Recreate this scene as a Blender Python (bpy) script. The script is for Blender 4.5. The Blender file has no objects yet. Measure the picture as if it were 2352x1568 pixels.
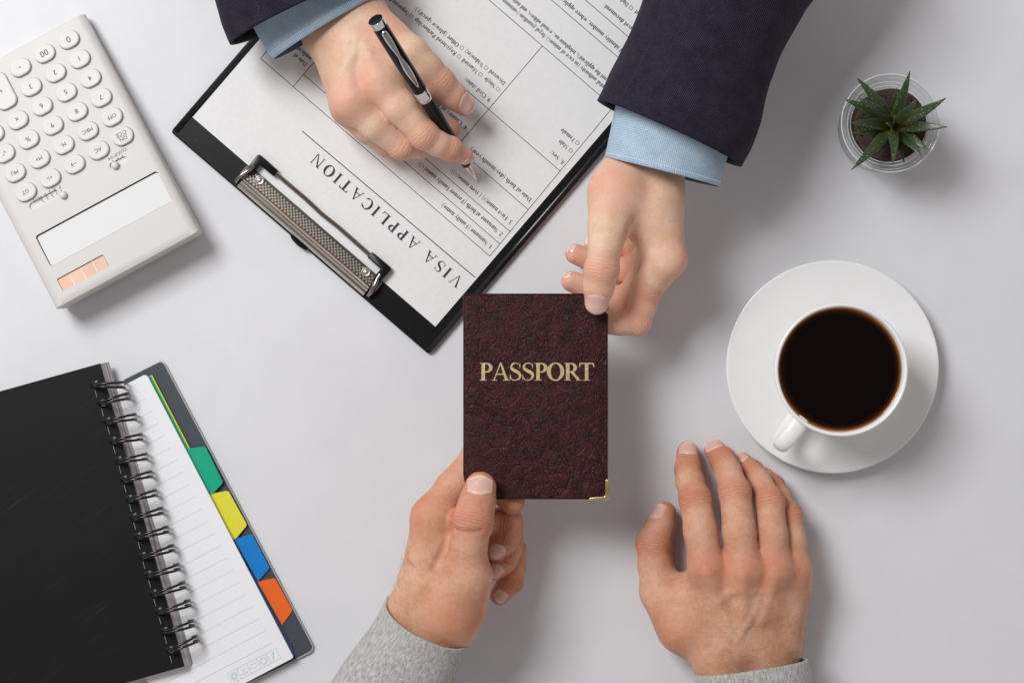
import bpy, bmesh, math, random
import numpy as np
from mathutils import Vector, Matrix, noise

random.seed(7)
SC = bpy.context.scene
COL = SC.collection
MM = 0.001
H = 1300.0            # camera height above the table, mm
S0 = 3.495            # photo pixels (2352 wide) per mm at table height
CX, CY = 1176.0, 784.0

# ------------------------------------------------------------------ camera, world, light
cam = bpy.data.cameras.new('camera')
camo = bpy.data.objects.new('camera', cam); COL.objects.link(camo)
camo.location = (0, 0, H * MM)
camo.rotation_euler = (0, 0, 0)
cam.sensor_width = 36.0
cam.lens = 36.0 * H / (2352.0 / S0)
cam.clip_start = 0.05
cam.clip_end = 50.0
SC.camera = camo

world = bpy.data.worlds.new('World'); SC.world = world
world.use_nodes = True
wn = world.node_tree.nodes; wl = world.node_tree.links
bg = wn['Background']
tc = wn.new('ShaderNodeTexCoord'); sep = wn.new('ShaderNodeSeparateXYZ')
wl.new(tc.outputs['Generated'], sep.inputs[0])
# a dim studio: pale walls low down, darker ceiling above the camera
rmp = wn.new('ShaderNodeValToRGB')
wl.new(sep.outputs['Z'], rmp.inputs[0])
rmp.color_ramp.elements[0].position = 0.0; rmp.color_ramp.elements[0].color = (1.0, 0.955, 0.95, 1)
rmp.color_ramp.elements[1].position = 0.97; rmp.color_ramp.elements[1].color = (0.10, 0.09, 0.09, 1)
_e = rmp.color_ramp.elements.new(0.62); _e.color = (0.90, 0.85, 0.845, 1)
_e = rmp.color_ramp.elements.new(0.86); _e.color = (0.46, 0.42, 0.415, 1)
wl.new(rmp.outputs[0], bg.inputs[0])
bg.inputs[1].default_value = 0.50

def area(name, loc, target, size, energy, color):
    l = bpy.data.lights.new(name, 'AREA'); l.shape = 'RECTANGLE'
    l.size, l.size_y = size; l.energy = energy; l.color = color
    o = bpy.data.objects.new(name, l); COL.objects.link(o)
    o.location = loc
    o.rotation_euler = (Vector(target) - Vector(loc)).to_track_quat('-Z', 'Y').to_euler()
    return o
area('key_softbox', (-1.02, 0.95, 1.72), (0.03, -0.03, 0), (0.84, 0.84), 36.5, (0.975, 0.99, 1.0))

SC.view_settings.view_transform = 'Standard'
SC.view_settings.look = 'None'
SC.view_settings.exposure = 0.19
SC.view_settings.gamma = 1.0
SC.view_settings.use_curve_mapping = False
SC.render.engine = 'CYCLES'
SC.cycles.use_denoising = True
SC.cycles.max_bounces = 10
SC.cycles.transmission_bounces = 10
SC.cycles.sample_clamp_indirect = 6.0

# ------------------------------------------------------------------ helpers
def W(px, py, z=0.0):
    """point at height z (mm) that stands at photo pixel px,py -> mm"""
    k = (1 - z / H) / S0
    return np.array([(px - CX) * k, -(py - CY) * k, z])

def tag(o, label=None, cat=None, group=None, kind=None):
    if label: o['label'] = label
    if cat: o['category'] = cat
    if group: o['group'] = group
    if kind: o['kind'] = kind
    return o

def empty(name, loc_mm, label, cat, group=None):
    o = bpy.data.objects.new(name, None); COL.objects.link(o)
    o.location = Vector([float(c) * MM for c in loc_mm])
    o.empty_display_size = 0.01
    bpy.context.view_layer.update()
    return tag(o, label, cat, group)

def link(name, me, mats, parent=None, smooth=True):
    o = bpy.data.objects.new(name, me); COL.objects.link(o)
    for m in (mats if isinstance(mats, (list, tuple)) else [mats]):
        me.materials.append(m)
    if smooth:
        me.polygons.foreach_set('use_smooth', [True] * len(me.polygons))
    if parent is not None:
        o.parent = parent
        bpy.context.view_layer.update()
        o.matrix_parent_inverse = parent.matrix_world.inverted()
    return o

class MB:
    """collects faces in mm, builds one mesh"""
    def __init__(self): self.v = []; self.f = []; self.m = []
    def add(self, vs, fs, mi=0):
        b = len(self.v)
        self.v.extend([tuple(float(c) for c in p) for p in vs])
        self.f.extend([tuple(b + i for i in f) for f in fs]); self.m.extend([mi] * len(fs))
    def grid(self, rows, closed_u=False, closed_v=False, mi=0, cap0=False, cap1=False):
        n = len(rows); m = len(rows[0]); vs = [p for r in rows for p in r]; fs = []
        for i in range(n if closed_v else n - 1):
            for j in range(m if closed_u else m - 1):
                a = i * m + j; b = i * m + (j + 1) % m
                c = ((i + 1) % n) * m + (j + 1) % m; d = ((i + 1) % n) * m + j
                fs.append((a, b, c, d))
        if cap0: fs.append(tuple(range(m))[::-1])
        if cap1: fs.append(tuple((n - 1) * m + j for j in range(m)))
        self.add(vs, fs, mi)
    def tube(self, pts, r, n=10, mi=0, cap=True, closed=False, ell=None, up=(0, 0, 1)):
        pts = [np.array(p, float) for p in pts]
        rr = r if isinstance(r, (list, tuple)) else [r] * len(pts)
        rows = []; N = len(pts); pu = None
        for i, p in enumerate(pts):
            if closed: t = pts[(i + 1) % N] - pts[i - 1]
            else: t = pts[min(i + 1, N - 1)] - pts[max(i - 1, 0)]
            t = t / (np.linalg.norm(t) + 1e-9)
            u = np.array(up, float) if pu is None else pu
            u = u - t * (u @ t)
            if np.linalg.norm(u) < 1e-3:
                u = np.array([1.0, 0, 0]) - t * t[0]
            u /= np.linalg.norm(u); pu = u
            s = np.cross(t, u)
            ku, ks = (1, 1) if ell is None else ell
            rows.append([p + rr[i] * (ku * math.sin(a) * u + ks * math.cos(a) * s) for a in [2 * math.pi * j / n for j in range(n)]])
        self.grid(rows, closed_u=True, closed_v=closed, mi=mi, cap0=cap and not closed, cap1=cap and not closed)
    def lathe(self, prof, c, n=96, mi=0, closed=False):
        rows = [[(c[0] + r * math.cos(a), c[1] + r * math.sin(a), z) for a in [2 * math.pi * j / n for j in range(n)]] for r, z in prof]
        self.grid(rows, closed_u=True, closed_v=closed, mi=mi)
    def prism(self, poly, z0, z1, mi=0, fx=None):
        n = len(poly)
        vs = [(p[0], p[1], z0) for p in poly] + [(p[0], p[1], z1) for p in poly]
        if fx: vs = [fx(v) for v in vs]
        area2 = sum(poly[i][0] * poly[(i + 1) % n][1] - poly[(i + 1) % n][0] * poly[i][1] for i in range(n))
        fs = [tuple(range(n))[::-1], tuple(range(n, 2 * n))] + [(i, (i + 1) % n, n + (i + 1) % n, n + i) for i in range(n)]
        if area2 < 0: fs = [f[::-1] for f in fs]
        self.add(vs, fs, mi)
    def mesh(self, name):
        me = bpy.data.meshes.new(name)
        me.from_pydata([(x * MM, y * MM, z * MM) for x, y, z in self.v], [], self.f)
        me.polygons.foreach_set('material_index', self.m)
        me.update()
        return me
    def build(self, name, mats, parent=None, smooth=True, bevel=0, seg=2, fixn=True, sharp=None):
        me = self.mesh(name)
        if fixn or bevel:
            bm = bmesh.new(); bm.from_mesh(me)
            bmesh.ops.remove_doubles(bm, verts=bm.verts, dist=1e-7)
            if fixn: bmesh.ops.recalc_face_normals(bm, faces=bm.faces)
            if bevel:
                es = [e for e in bm.edges if len(e.link_faces) == 2 and e.calc_face_angle(0) > 0.6]
                bmesh.ops.bevel(bm, geom=es, offset=bevel * MM, segments=seg, affect='EDGES', profile=0.5)
            bm.to_mesh(me); bm.free()
        o = link(name, me, mats, parent, smooth)
        if sharp is not None:
            try: me.set_sharp_from_angle(angle=math.radians(sharp))
            except Exception: pass
        return o

# ------------------------------------------------------------------ materials
def mat(name, base=(0.8, 0.8, 0.8), rough=0.5, metal=0.0, **kw):
    m = bpy.data.materials.new(name); m.use_nodes = True
    b = m.node_tree.nodes['Principled BSDF']
    b.inputs['Base Color'].default_value = (*base, 1)
    b.inputs['Roughness'].default_value = rough
    b.inputs['Metallic'].default_value = metal
    for k, v in kw.items():
        b.inputs[k.replace('_', ' ')].default_value = v
    return m
def nd(m, t, **kw):
    n = m.node_tree.nodes.new(t)
    for k, v in kw.items(): setattr(n, k, v)
    return n
def lk(m, a, b): m.node_tree.links.new(a, b)
def bsdf(m): return m.node_tree.nodes['Principled BSDF']
def obco(m, scale=1.0):
    t = nd(m, 'ShaderNodeTexCoord'); mp = nd(m, 'ShaderNodeMapping')
    s = scale if isinstance(scale, (tuple, list)) else (scale,) * 3
    mp.inputs['Scale'].default_value = s
    lk(m, t.outputs['Object'], mp.inputs['Vector'])
    return mp.outputs['Vector']
def noise_tex(m, vec, scale, detail=4, rough=0.5):
    n = nd(m, 'ShaderNodeTexNoise'); lk(m, vec, n.inputs['Vector'])
    n.inputs['Scale'].default_value = scale; n.inputs['Detail'].default_value = detail; n.inputs['Roughness'].default_value = rough
    return n.outputs['Fac']
def ramp(m, fac, stops):
    r = nd(m, 'ShaderNodeValToRGB'); lk(m, fac, r.inputs[0])
    e = r.color_ramp.elements
    while len(e) < len(stops): e.new(0.5)
    for el, (p, c) in zip(e, stops):
        el.position = p; el.color = (*c, 1) if len(c) == 3 else c
    return r.outputs[0]
def bump(m, height, dist, strength=1.0):
    b = nd(m, 'ShaderNodeBump'); b.inputs['Distance'].default_value = dist * MM; b.inputs['Strength'].default_value = strength
    lk(m, height, b.inputs['Height']); lk(m, b.outputs[0], bsdf(m).inputs['Normal'])
    return b
def mth(m, op, a, b=None):
    n = nd(m, 'ShaderNodeMath', operation=op)
    for i, x in enumerate((a, b)):
        if x is None: continue
        if isinstance(x, (int, float)): n.inputs[i].default_value = x
        else: lk(m, x, n.inputs[i])
    return n.outputs[0]
def basecol(m, out): lk(m, out, bsdf(m).inputs['Base Color'])

# table: satin white laminate with faint scuffs
M_table = mat('table_top', (0.70, 0.695, 0.71), 0.42)
v = obco(M_table)
f1 = noise_tex(M_table, v, 6, 3); f2 = noise_tex(M_table, v, 900, 2)
tcol = ramp(M_table, f1, [(0.3, (0.685, 0.685, 0.705)), (0.7, (0.715, 0.715, 0.735))])
tv = nd(M_table, 'ShaderNodeTexVoronoi'); lk(M_table, v, tv.inputs['Vector']); tv.inputs['Scale'].default_value = 42
ts = nd(M_table, 'ShaderNodeSeparateColor'); lk(M_table, tv.outputs['Color'], ts.inputs[0])
tsz = mth(M_table, 'MULTIPLY', mth(M_table, 'GREATER_THAN', ts.outputs[0], 0.72), mth(M_table, 'MULTIPLY', ts.outputs[1], 0.022))
tsp = mth(M_table, 'LESS_THAN', tv.outputs['Distance'], tsz)
sm_ = ramp(M_table, noise_tex(M_table, v, 13, 5, 0.65), [(0.35, (0.93,) * 3), (0.65, (1.0,) * 3)])
tm = nd(M_table, 'ShaderNodeMix', data_type='RGBA', blend_type='MULTIPLY'); tm.inputs[0].default_value = 0.6; lk(M_table, tcol, tm.inputs[6]); lk(M_table, sm_, tm.inputs[7])
tm2 = nd(M_table, 'ShaderNodeMix', data_type='RGBA'); lk(M_table, mth(M_table, 'MULTIPLY', tsp, 0.55), tm2.inputs[0]); lk(M_table, tm.outputs[2], tm2.inputs[6]); tm2.inputs[7].default_value = (0.25, 0.23, 0.22, 1)
basecol(M_table, tm2.outputs[2])
bump(M_table, f2, 0.01, 0.5)
lk(M_table, ramp(M_table, noise_tex(M_table, v, 40, 6), [(0.3, (0.36,) * 3), (0.7, (0.5,) * 3)]), bsdf(M_table).inputs['Roughness'])

M_calc = mat('calculator_plastic', (0.605, 0.585, 0.565), 0.5)
bump(M_calc, noise_tex(M_calc, obco(M_calc), 1500, 2), 0.03, 0.3)
M_key = mat('key_plastic', (0.62, 0.605, 0.585), 0.45)
bump(M_key, noise_tex(M_key, obco(M_key), 1500, 2), 0.03, 0.3)
M_gapshade = mat('gap_shade', (0.012, 0.011, 0.012), 0.5)  # near-black colour for the shadow line inside the screen and solar recesses
M_screen = mat('blank_screen', (0.69, 0.69, 0.685), 0.5)
bsdf(M_screen).inputs['Specular IOR Level'].default_value = 0.2
M_keyshade = mat('key_gap_shade', (0.20, 0.175, 0.155), 0.6)
M_solar = mat('solar_cells', (0.74, 0.47, 0.33), 0.3)
basecol(M_solar, ramp(M_solar, noise_tex(M_solar, obco(M_solar), 60, 3), [(0.3, (0.68, 0.41, 0.28)), (0.7, (0.76, 0.50, 0.36))]))
M_cellline = mat('cell_divider', (0.8, 0.74, 0.7), 0.4)
M_legend = mat('legend_ink', (0.03, 0.03, 0.08), 0.5)

M_board = mat('black_vinyl', (0.008, 0.008, 0.009), 0.42)
v = obco(M_board)
vb = nd(M_board, 'ShaderNodeTexVoronoi'); lk(M_board, v, vb.inputs['Vector']); vb.inputs['Scale'].default_value = 1300
bump(M_board, mth(M_board, 'ADD', vb.outputs['Distance'], noise_tex(M_board, v, 900, 2)), 0.05, 0.5)
bsdf(M_board).inputs['Specular IOR Level'].default_value = 0.13
spk = nd(M_board, 'ShaderNodeTexVoronoi'); lk(M_board, v, spk.inputs['Vector']); spk.inputs['Scale'].default_value = 160
basecol(M_board, ramp(M_board, spk.outputs['Distance'], [(0.0, (0.12, 0.12, 0.12)), (0.055, (0.009, 0.009, 0.0095)), (1, (0.007, 0.007, 0.008))]))
M_piping = mat('glossy_piping', (0.006, 0.006, 0.007), 0.24)
bump(M_piping, noise_tex(M_piping, obco(M_piping), 700, 3), 0.12, 0.5)

M_paper = mat('form_paper', (0.66, 0.655, 0.65), 0.6)
v = obco(M_paper)
basecol(M_paper, ramp(M_paper, noise_tex(M_paper, v, 400, 4), [(0.3, (0.72, 0.717, 0.713)), (0.7, (0.755, 0.752, 0.748))]))
bump(M_paper, mth(M_paper, 'ADD', mth(M_paper, 'MULTIPLY', noise_tex(M_paper, v, 22, 3), 5.0), noise_tex(M_paper, v, 600, 3)), 0.08, 0.5)
M_ink = mat('printer_ink', (0.022, 0.021, 0.027), 0.6)
M_nbpaper = mat('notebook_paper', (0.79, 0.79, 0.805), 0.6)
bump(M_nbpaper, noise_tex(M_nbpaper, obco(M_nbpaper), 500, 3), 0.03, 0.5)
M_rule = mat('ruled_line', (0.44, 0.48, 0.49), 0.6)
M_teal = mat('teal_print', (0.33, 0.45, 0.49), 0.6)

M_metal = mat('nickel', (0.74, 0.69, 0.63), 0.2, 1.0)
bump(M_metal, noise_tex(M_metal, obco(M_metal), 90, 3), 0.12, 0.4)
M_wire = mat('bronze_wire', (0.34, 0.31, 0.285), 0.16, 1.0)
M_chrome = mat('chrome', (0.75, 0.74, 0.73), 0.07, 1.0)
M_check = mat('checkered_metal', (0.4, 0.36, 0.32), 0.3, 1.0)
M_capplastic = mat('black_plastic', (0.006, 0.006, 0.007), 0.3)
bsdf(M_capplastic).inputs['Specular IOR Level'].default_value = 0.35
bump(M_capplastic, noise_tex(M_capplastic, obco(M_capplastic), 800, 2), 0.03, 0.5)
M_rivet = mat('rivet_metal', (0.5, 0.47, 0.43), 0.32, 1.0)

M_pen = mat('black_lacquer', (0.003, 0.003, 0.0035), 0.07)
bsdf(M_pen).inputs['Specular IOR Level'].default_value = 0.32
M_tip = mat('pen_tip', (0.72, 0.62, 0.57), 0.12, 1.0)
M_penend = mat('pen_end_disc', (0.012, 0.013, 0.018), 0.16)
M_clipface = mat('pen_clip_face', (0.30, 0.29, 0.28), 0.16, 1.0)

# passport leatherette
M_leather = mat('burgundy_leatherette', (0.05, 0.01, 0.012), 0.34)
bsdf(M_leather).inputs['Specular IOR Level'].default_value = 0.30
bsdf(M_leather).inputs['Specular Tint'].default_value = (1.0, 0.72, 0.70, 1)
v = obco(M_leather)
nz = nd(M_leather, 'ShaderNodeTexNoise'); lk(M_leather, v, nz.inputs['Vector']); nz.inputs['Scale'].default_value = 140; nz.inputs['Detail'].default_value = 3
mixv = nd(M_leather, 'ShaderNodeVectorMath', operation='MULTIPLY_ADD')
lk(M_leather, nz.outputs['Color'], mixv.inputs[0]); mixv.inputs[1].default_value = (0.0026,) * 3; lk(M_leather, v, mixv.inputs[2])
vo = nd(M_leather, 'ShaderNodeTexVoronoi', feature='DISTANCE_TO_EDGE'); lk(M_leather, mixv.outputs[0], vo.inputs['Vector']); vo.inputs['Scale'].default_value = 1050
vo2 = nd(M_leather, 'ShaderNodeTexVoronoi', feature='DISTANCE_TO_EDGE'); lk(M_leather, mixv.outputs[0], vo2.inputs['Vector']); vo2.inputs['Scale'].default_value = 330
crk = nd(M_leather, 'ShaderNodeTexNoise'); lk(M_leather, mixv.outputs[0], crk.inputs['Vector']); crk.inputs['Scale'].default_value = 900; crk.inputs['Detail'].default_value = 6; crk.inputs['Roughness'].default_value = 0.7
h = mth(M_leather, 'ADD', mth(M_leather, 'MULTIPLY', vo.outputs['Distance'], 1.0), mth(M_leather, 'MULTIPLY', vo2.outputs['Distance'], 0.4))
h = mth(M_leather, 'ADD', h, mth(M_leather, 'MULTIPLY', crk.outputs['Fac'], 0.6))
# wandering pressed creases, clustered
cw = nd(M_leather, 'ShaderNodeTexNoise'); lk(M_leather, v, cw.inputs['Vector']); cw.inputs['Scale'].default_value = 60; cw.inputs['Detail'].default_value = 4
cwm = nd(M_leather, 'ShaderNodeVectorMath', operation='MULTIPLY_ADD'); lk(M_leather, cw.outputs['Color'], cwm.inputs[0]); cwm.inputs[1].default_value = (0.02,) * 3; lk(M_leather, v, cwm.inputs[2])
cv3 = nd(M_leather, 'ShaderNodeTexVoronoi', feature='DISTANCE_TO_EDGE'); lk(M_leather, cwm.outputs[0], cv3.inputs['Vector']); cv3.inputs['Scale'].default_value = 115
cl_ = mth(M_leather, 'MULTIPLY', ramp(M_leather, cv3.outputs['Distance'], [(0.0, (1,) * 3), (0.09, (0,) * 3)]), ramp(M_leather, noise_tex(M_leather, v, 30, 3), [(0.42, (0,) * 3), (0.6, (1,) * 3)]))
h = mth(M_leather, 'SUBTRACT', h, mth(M_leather, 'MULTIPLY', cl_, 1.1))
bump(M_leather, h, 0.45, 0.8)
patch = mth(M_leather, 'ADD', mth(M_leather, 'MULTIPLY', noise_tex(M_leather, v, 150, 8, 0.75), 0.78), mth(M_leather, 'MULTIPLY', crk.outputs['Fac'], 0.32))
basecol(M_leather, ramp(M_leather, patch, [(0.42, (0.006, 0.0018, 0.0025)), (0.57, (0.027, 0.0034, 0.0046)), (0.78, (0.085, 0.008, 0.0085))]))
M_gold = mat('gold_foil', (0.95, 0.74, 0.40), 0.32, 0.72)
bump(M_gold, noise_tex(M_gold, obco(M_gold), 800, 3), 0.34, 0.85)
M_brass = mat('brass_corner', (0.85, 0.66, 0.32), 0.24, 0.85)

def fabric(name, c1, c2, scale, bumpd, rough=0.85, twill=False, sheen=0.2, speck=None):
    m = mat(name, c1, rough)
    bsdf(m).inputs['Sheen Weight'].default_value = sheen
    uv = nd(m, 'ShaderNodeUVMap'); uv.uv_map = 'cloth'
    w = nd(m, 'ShaderNodeTexWave', wave_type='BANDS', bands_direction='DIAGONAL' if twill else 'X')
    w.inputs['Scale'].default_value = scale; w.inputs['Distortion'].default_value = 0.6; w.inputs['Detail'].default_value = 2
    lk(m, uv.outputs[0], w.inputs['Vector'])
    w2 = nd(m, 'ShaderNodeTexWave', wave_type='BANDS', bands_direction='Y')
    w2.inputs['Scale'].default_value = scale; w2.inputs['Distortion'].default_value = 0.6
    lk(m, uv.outputs[0], w2.inputs['Vector'])
    hh = w.outputs['Fac'] if twill else mth(m, 'MULTIPLY', w.outputs['Fac'], w2.outputs['Fac'])
    n = noise_tex(m, obco(m), 900, 4, 0.7)
    n2 = noise_tex(m, obco(m), 90, 4, 0.6)
    if 'melange' in name:
        mp_ = nd(m, 'ShaderNodeMapping'); lk(m, uv.outputs[0], mp_.inputs['Vector']); mp_.inputs['Scale'].default_value = (0.9, 0.22, 1)
        n2 = noise_tex(m, mp_.outputs[0], 1.0, 5, 0.75)
        n2 = mth(m, 'MULTIPLY', mth(m, 'SUBTRACT', n2, 0.22), 1.8)
    fac = mth(m, 'ADD', mth(m, 'MULTIPLY', hh, 0.45), mth(m, 'ADD', mth(m, 'MULTIPLY', n, 0.4), mth(m, 'MULTIPLY', n2, 0.25)))
    if 'melange' in name: fac = mth(m, 'ADD', mth(m, 'MULTIPLY', hh, 0.2), mth(m, 'ADD', mth(m, 'MULTIPLY', n, 0.25), mth(m, 'MULTIPLY', n2, 0.6)))
    stops = [(0.25, c1), (0.75, c2)]
    if speck: stops = [(0.25, c1), (0.66, c2), (0.8, speck)]
    basecol(m, ramp(m, fac, stops))
    bump(m, mth(m, 'ADD', hh, n), bumpd, 0.8)
    return m
M_navy = fabric('navy_twill', (0.0042, 0.0037, 0.0085), (0.0105, 0.009, 0.019), 0.52, 0.07, 0.85, True, 0.02, (0.06, 0.045, 0.075))
bsdf(M_navy).inputs['Specular IOR Level'].default_value = 0.2
M_lining = mat('jacket_lining', (0.004, 0.004, 0.007), 0.6)
M_shirt = fabric('blue_oxford', (0.21, 0.33, 0.45), (0.64, 0.76, 0.86), 0.33, 0.16, 0.85, False, 0.15)
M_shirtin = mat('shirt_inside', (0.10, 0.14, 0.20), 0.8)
M_stitch = mat('stitching', (0.74, 0.82, 0.88), 0.8)
M_grey = fabric('grey_melange_knit', (0.17, 0.166, 0.16), (0.66, 0.645, 0.62), 0.42, 0.16, 0.92, False, 0.2)
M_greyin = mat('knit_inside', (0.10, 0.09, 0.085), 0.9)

M_porc = mat('porcelain', (0.84, 0.84, 0.835), 0.14)
bsdf(M_porc).inputs['Coat Weight'].default_value = 0.3
M_coffee = mat('black_coffee', (0.004, 0.002, 0.001), 0.03)
M_soil = mat('potting_soil', (0.05, 0.03, 0.022), 0.95)
v = obco(M_soil)
basecol(M_soil, ramp(M_soil, noise_tex(M_soil, v, 700, 4, 0.8), [(0.3, (0.012, 0.007, 0.006)), (0.6, (0.065, 0.036, 0.026)), (0.76, (0.2, 0.13, 0.1))]))
M_glass = bpy.data.materials.new('clear_glass'); M_glass.use_nodes = True
M_glass.node_tree.nodes.remove(bsdf(M_glass))
_go = M_glass.node_tree.nodes['Material Output']
_lw = nd(M_glass, 'ShaderNodeLayerWeight'); _lw.inputs['Blend'].default_value = 0.28
_tr = nd(M_glass, 'ShaderNodeBsdfTransparent'); _gl = nd(M_glass, 'ShaderNodeBsdfGlossy'); _gl.inputs['Roughness'].default_value = 0.03
lk(M_glass, ramp(M_glass, _lw.outputs['Facing'], [(0.0, (0.975, 0.98, 0.98)), (0.5, (0.955, 0.96, 0.96)), (0.85, (0.80, 0.82, 0.82)), (1.0, (0.52, 0.55, 0.55))]), _tr.inputs[0])
_mx = nd(M_glass, 'ShaderNodeMixShader'); lk(M_glass, mth(M_glass, 'ADD', 0.03, mth(M_glass, 'MULTIPLY', mth(M_glass, 'POWER', _lw.outputs['Facing'], 3.0), 0.75)), _mx.inputs[0]); lk(M_glass, _tr.outputs[0], _mx.inputs[1]); lk(M_glass, _gl.outputs[0], _mx.inputs[2])
lk(M_glass, _mx.outputs[0], _go.inputs['Surface'])
M_leaf = mat('succulent_leaf', (0.05, 0.10, 0.03), 0.3)
v = obco(M_leaf)
at = nd(M_leaf, 'ShaderNodeAttribute', attribute_name='along')
dots = nd(M_leaf, 'ShaderNodeTexVoronoi'); lk(M_leaf, v, dots.inputs['Vector']); dots.inputs['Scale'].default_value = 420
lc = ramp(M_leaf, at.outputs['Fac'], [(0.0, (0.15, 0.13, 0.022)), (0.2, (0.052, 0.075, 0.024)), (0.7, (0.031, 0.062, 0.022)), (0.93, (0.05, 0.075, 0.028)), (1.0, (0.05, 0.034, 0.024))])
mx = nd(M_leaf, 'ShaderNodeMix', data_type='RGBA')
dm = ramp(M_leaf, dots.outputs['Distance'], [(0.12, (1,) * 3), (0.26, (0,) * 3)])
lk(M_leaf, dm, mx.inputs[0]); lk(M_leaf, lc, mx.inputs[6]); mx.inputs[7].default_value = (0.21, 0.26, 0.13, 1)
basecol(M_leaf, mx.outputs[2])
bump(M_leaf, dm, 0.25, 0.8)
bsdf(M_leaf).inputs['Subsurface Weight'].default_value = 0.06
bsdf(M_leaf).inputs['Subsurface Radius'].default_value = (0.001, 0.0015, 0.0005)

M_nbcover = mat('notebook_black_cover', (0.011, 0.011, 0.0115), 0.5)
bsdf(M_nbcover).inputs['Specular IOR Level'].default_value = 0.22
v = obco(M_nbcover, (1, 1, 1))
rot = nd(M_nbcover, 'ShaderNodeMapping'); lk(M_nbcover, v, rot.inputs['Vector'])
rot.inputs['Rotation'].default_value = (0, 0, math.radians(-35))
rot2 = nd(M_nbcover, 'ShaderNodeMapping'); lk(M_nbcover, rot.outputs[0], rot2.inputs['Vector']); rot2.inputs['Scale'].default_value = (26, 420, 1)
sc = nd(M_nbcover, 'ShaderNodeTexNoise'); lk(M_nbcover, rot2.outputs[0], sc.inputs['Vector']); sc.inputs['Scale'].default_value = 1.0; sc.inputs['Detail'].default_value = 5
basecol(M_nbcover, ramp(M_nbcover, sc.outputs['Fac'], [(0.55, (0.005, 0.005, 0.0055)), (0.68, (0.0075, 0.0075, 0.0078)), (0.82, (0.028, 0.028, 0.028))]))
bump(M_nbcover, noise_tex(M_nbcover, v, 800, 2), 0.02, 0.5)
M_back = mat('smoky_plastic', (0.060, 0.070, 0.085), 0.34)
M_backrim = mat('clear_plastic_rim', (0.42, 0.42, 0.41), 0.25)
M_edge = mat('page_edges', (0.45, 0.43, 0.43), 0.7)
v = obco(M_edge)
wv = nd(M_edge, 'ShaderNodeTexNoise')
mp2 = nd(M_edge, 'ShaderNodeMapping'); lk(M_edge, v, mp2.inputs['Vector']); mp2.inputs['Scale'].default_value = (20, 20, 900)
lk(M_edge, mp2.outputs[0], wv.inputs['Vector']); wv.inputs['Scale'].default_value = 1; wv.inputs['Detail'].default_value = 3
basecol(M_edge, ramp(M_edge, wv.outputs['Fac'], [(0.3, (0.13, 0.12, 0.12)), (0.5, (0.42, 0.40, 0.40)), (0.7, (0.62, 0.60, 0.60))]))
M_ring = mat('black_coated_wire', (0.008, 0.008, 0.009), 0.2)
M_green = mat('green_card', (0.0, 0.36, 0.20), 0.4)
M_yellow = mat('yellow_card', (0.70, 0.67, 0.04), 0.4)
M_blue = mat('blue_card', (0.0, 0.19, 0.56), 0.4)
M_orange = mat('orange_card', (0.80, 0.13, 0.012), 0.4)
M_hole = mat('punched_hole', (0.004, 0.004, 0.004), 0.7)

# ------------------------------------------------------------------ text
_tc = {}
def text_mesh(s):
    if s in _tc: return _tc[s]
    cu = bpy.data.curves.new('glyphs', 'FONT'); cu.body = s; cu.size = 1.0; cu.resolution_u = 3
    ob = bpy.data.objects.new('glyphs', cu)
    me = bpy.data.meshes.new_from_object(ob)
    vs = np.array([v.co[:] for v in me.vertices]).reshape(-1, 3); fs = [tuple(p.vertices) for p in me.polygons]
    bpy.data.objects.remove(ob); bpy.data.curves.remove(cu); bpy.data.meshes.remove(me)
    _tc[s] = (vs, fs)
    return vs, fs
CAPH = float(text_mesh('H')[0][:, 1].max())

def put_text(mb, s, frame, x0, y0, cap, width=None, align='l', mi=0):
    """frame(x,y)->mm point; cap = capital height; width stretches the line to fit"""
    vs, fs = text_mesh(s)
    if len(vs) == 0: return
    k = cap / CAPH
    x = vs[:, 0] * k; y = vs[:, 1] * k
    if width: x = (x - x.min()) * (width / (x.max() - x.min()))
    if align == 'c': x = x - (x.max() + x.min()) / 2; 
    for dx in (-0.015 * cap, 0.015 * cap):
        mb.add([frame(x0 + a + dx, y0 + b) + np.array([0, 0, 0.01 if dx > 0 else 0.0]) for a, b in zip(x, y)], fs, mi)

# serif capitals drawn stroke by stroke, capital height 1
def rect(x0, y0, x1, y1): return [(x0, y0), (x1, y0), (x1, y1), (x0, y1)]
def strip(cl):
    """cl: list of (x,y,width) -> quads"""
    L = []; R = []
    for i, (x, y, w) in enumerate(cl):
        a = cl[max(i - 1, 0)]; b = cl[min(i + 1, len(cl) - 1)]
        dx, dy = b[0] - a[0], b[1] - a[1]; l = math.hypot(dx, dy) + 1e-9
        L.append((x - dy / l * w / 2, y + dx / l * w / 2)); R.append((x + dy / l * w / 2, y - dx / l * w / 2))
    return [[L[i], R[i], R[i + 1], L[i + 1]] for i in range(len(cl) - 1)]
def ring(cx, cy, a, b, ta, tb, d0, d1, n=28):
    q = []
    for i in range(n):
        t0 = math.radians(d0 + (d1 - d0) * i / n); t1 = math.radians(d0 + (d1 - d0) * (i + 1) / n)
        P = lambda t, A, B: (cx + A * math.cos(t), cy + B * math.sin(t))
        q.append([P(t0, a, b), P(t1, a, b), P(t1, a - ta, b - tb), P(t0, a - ta, b - tb)])
    return q
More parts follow.
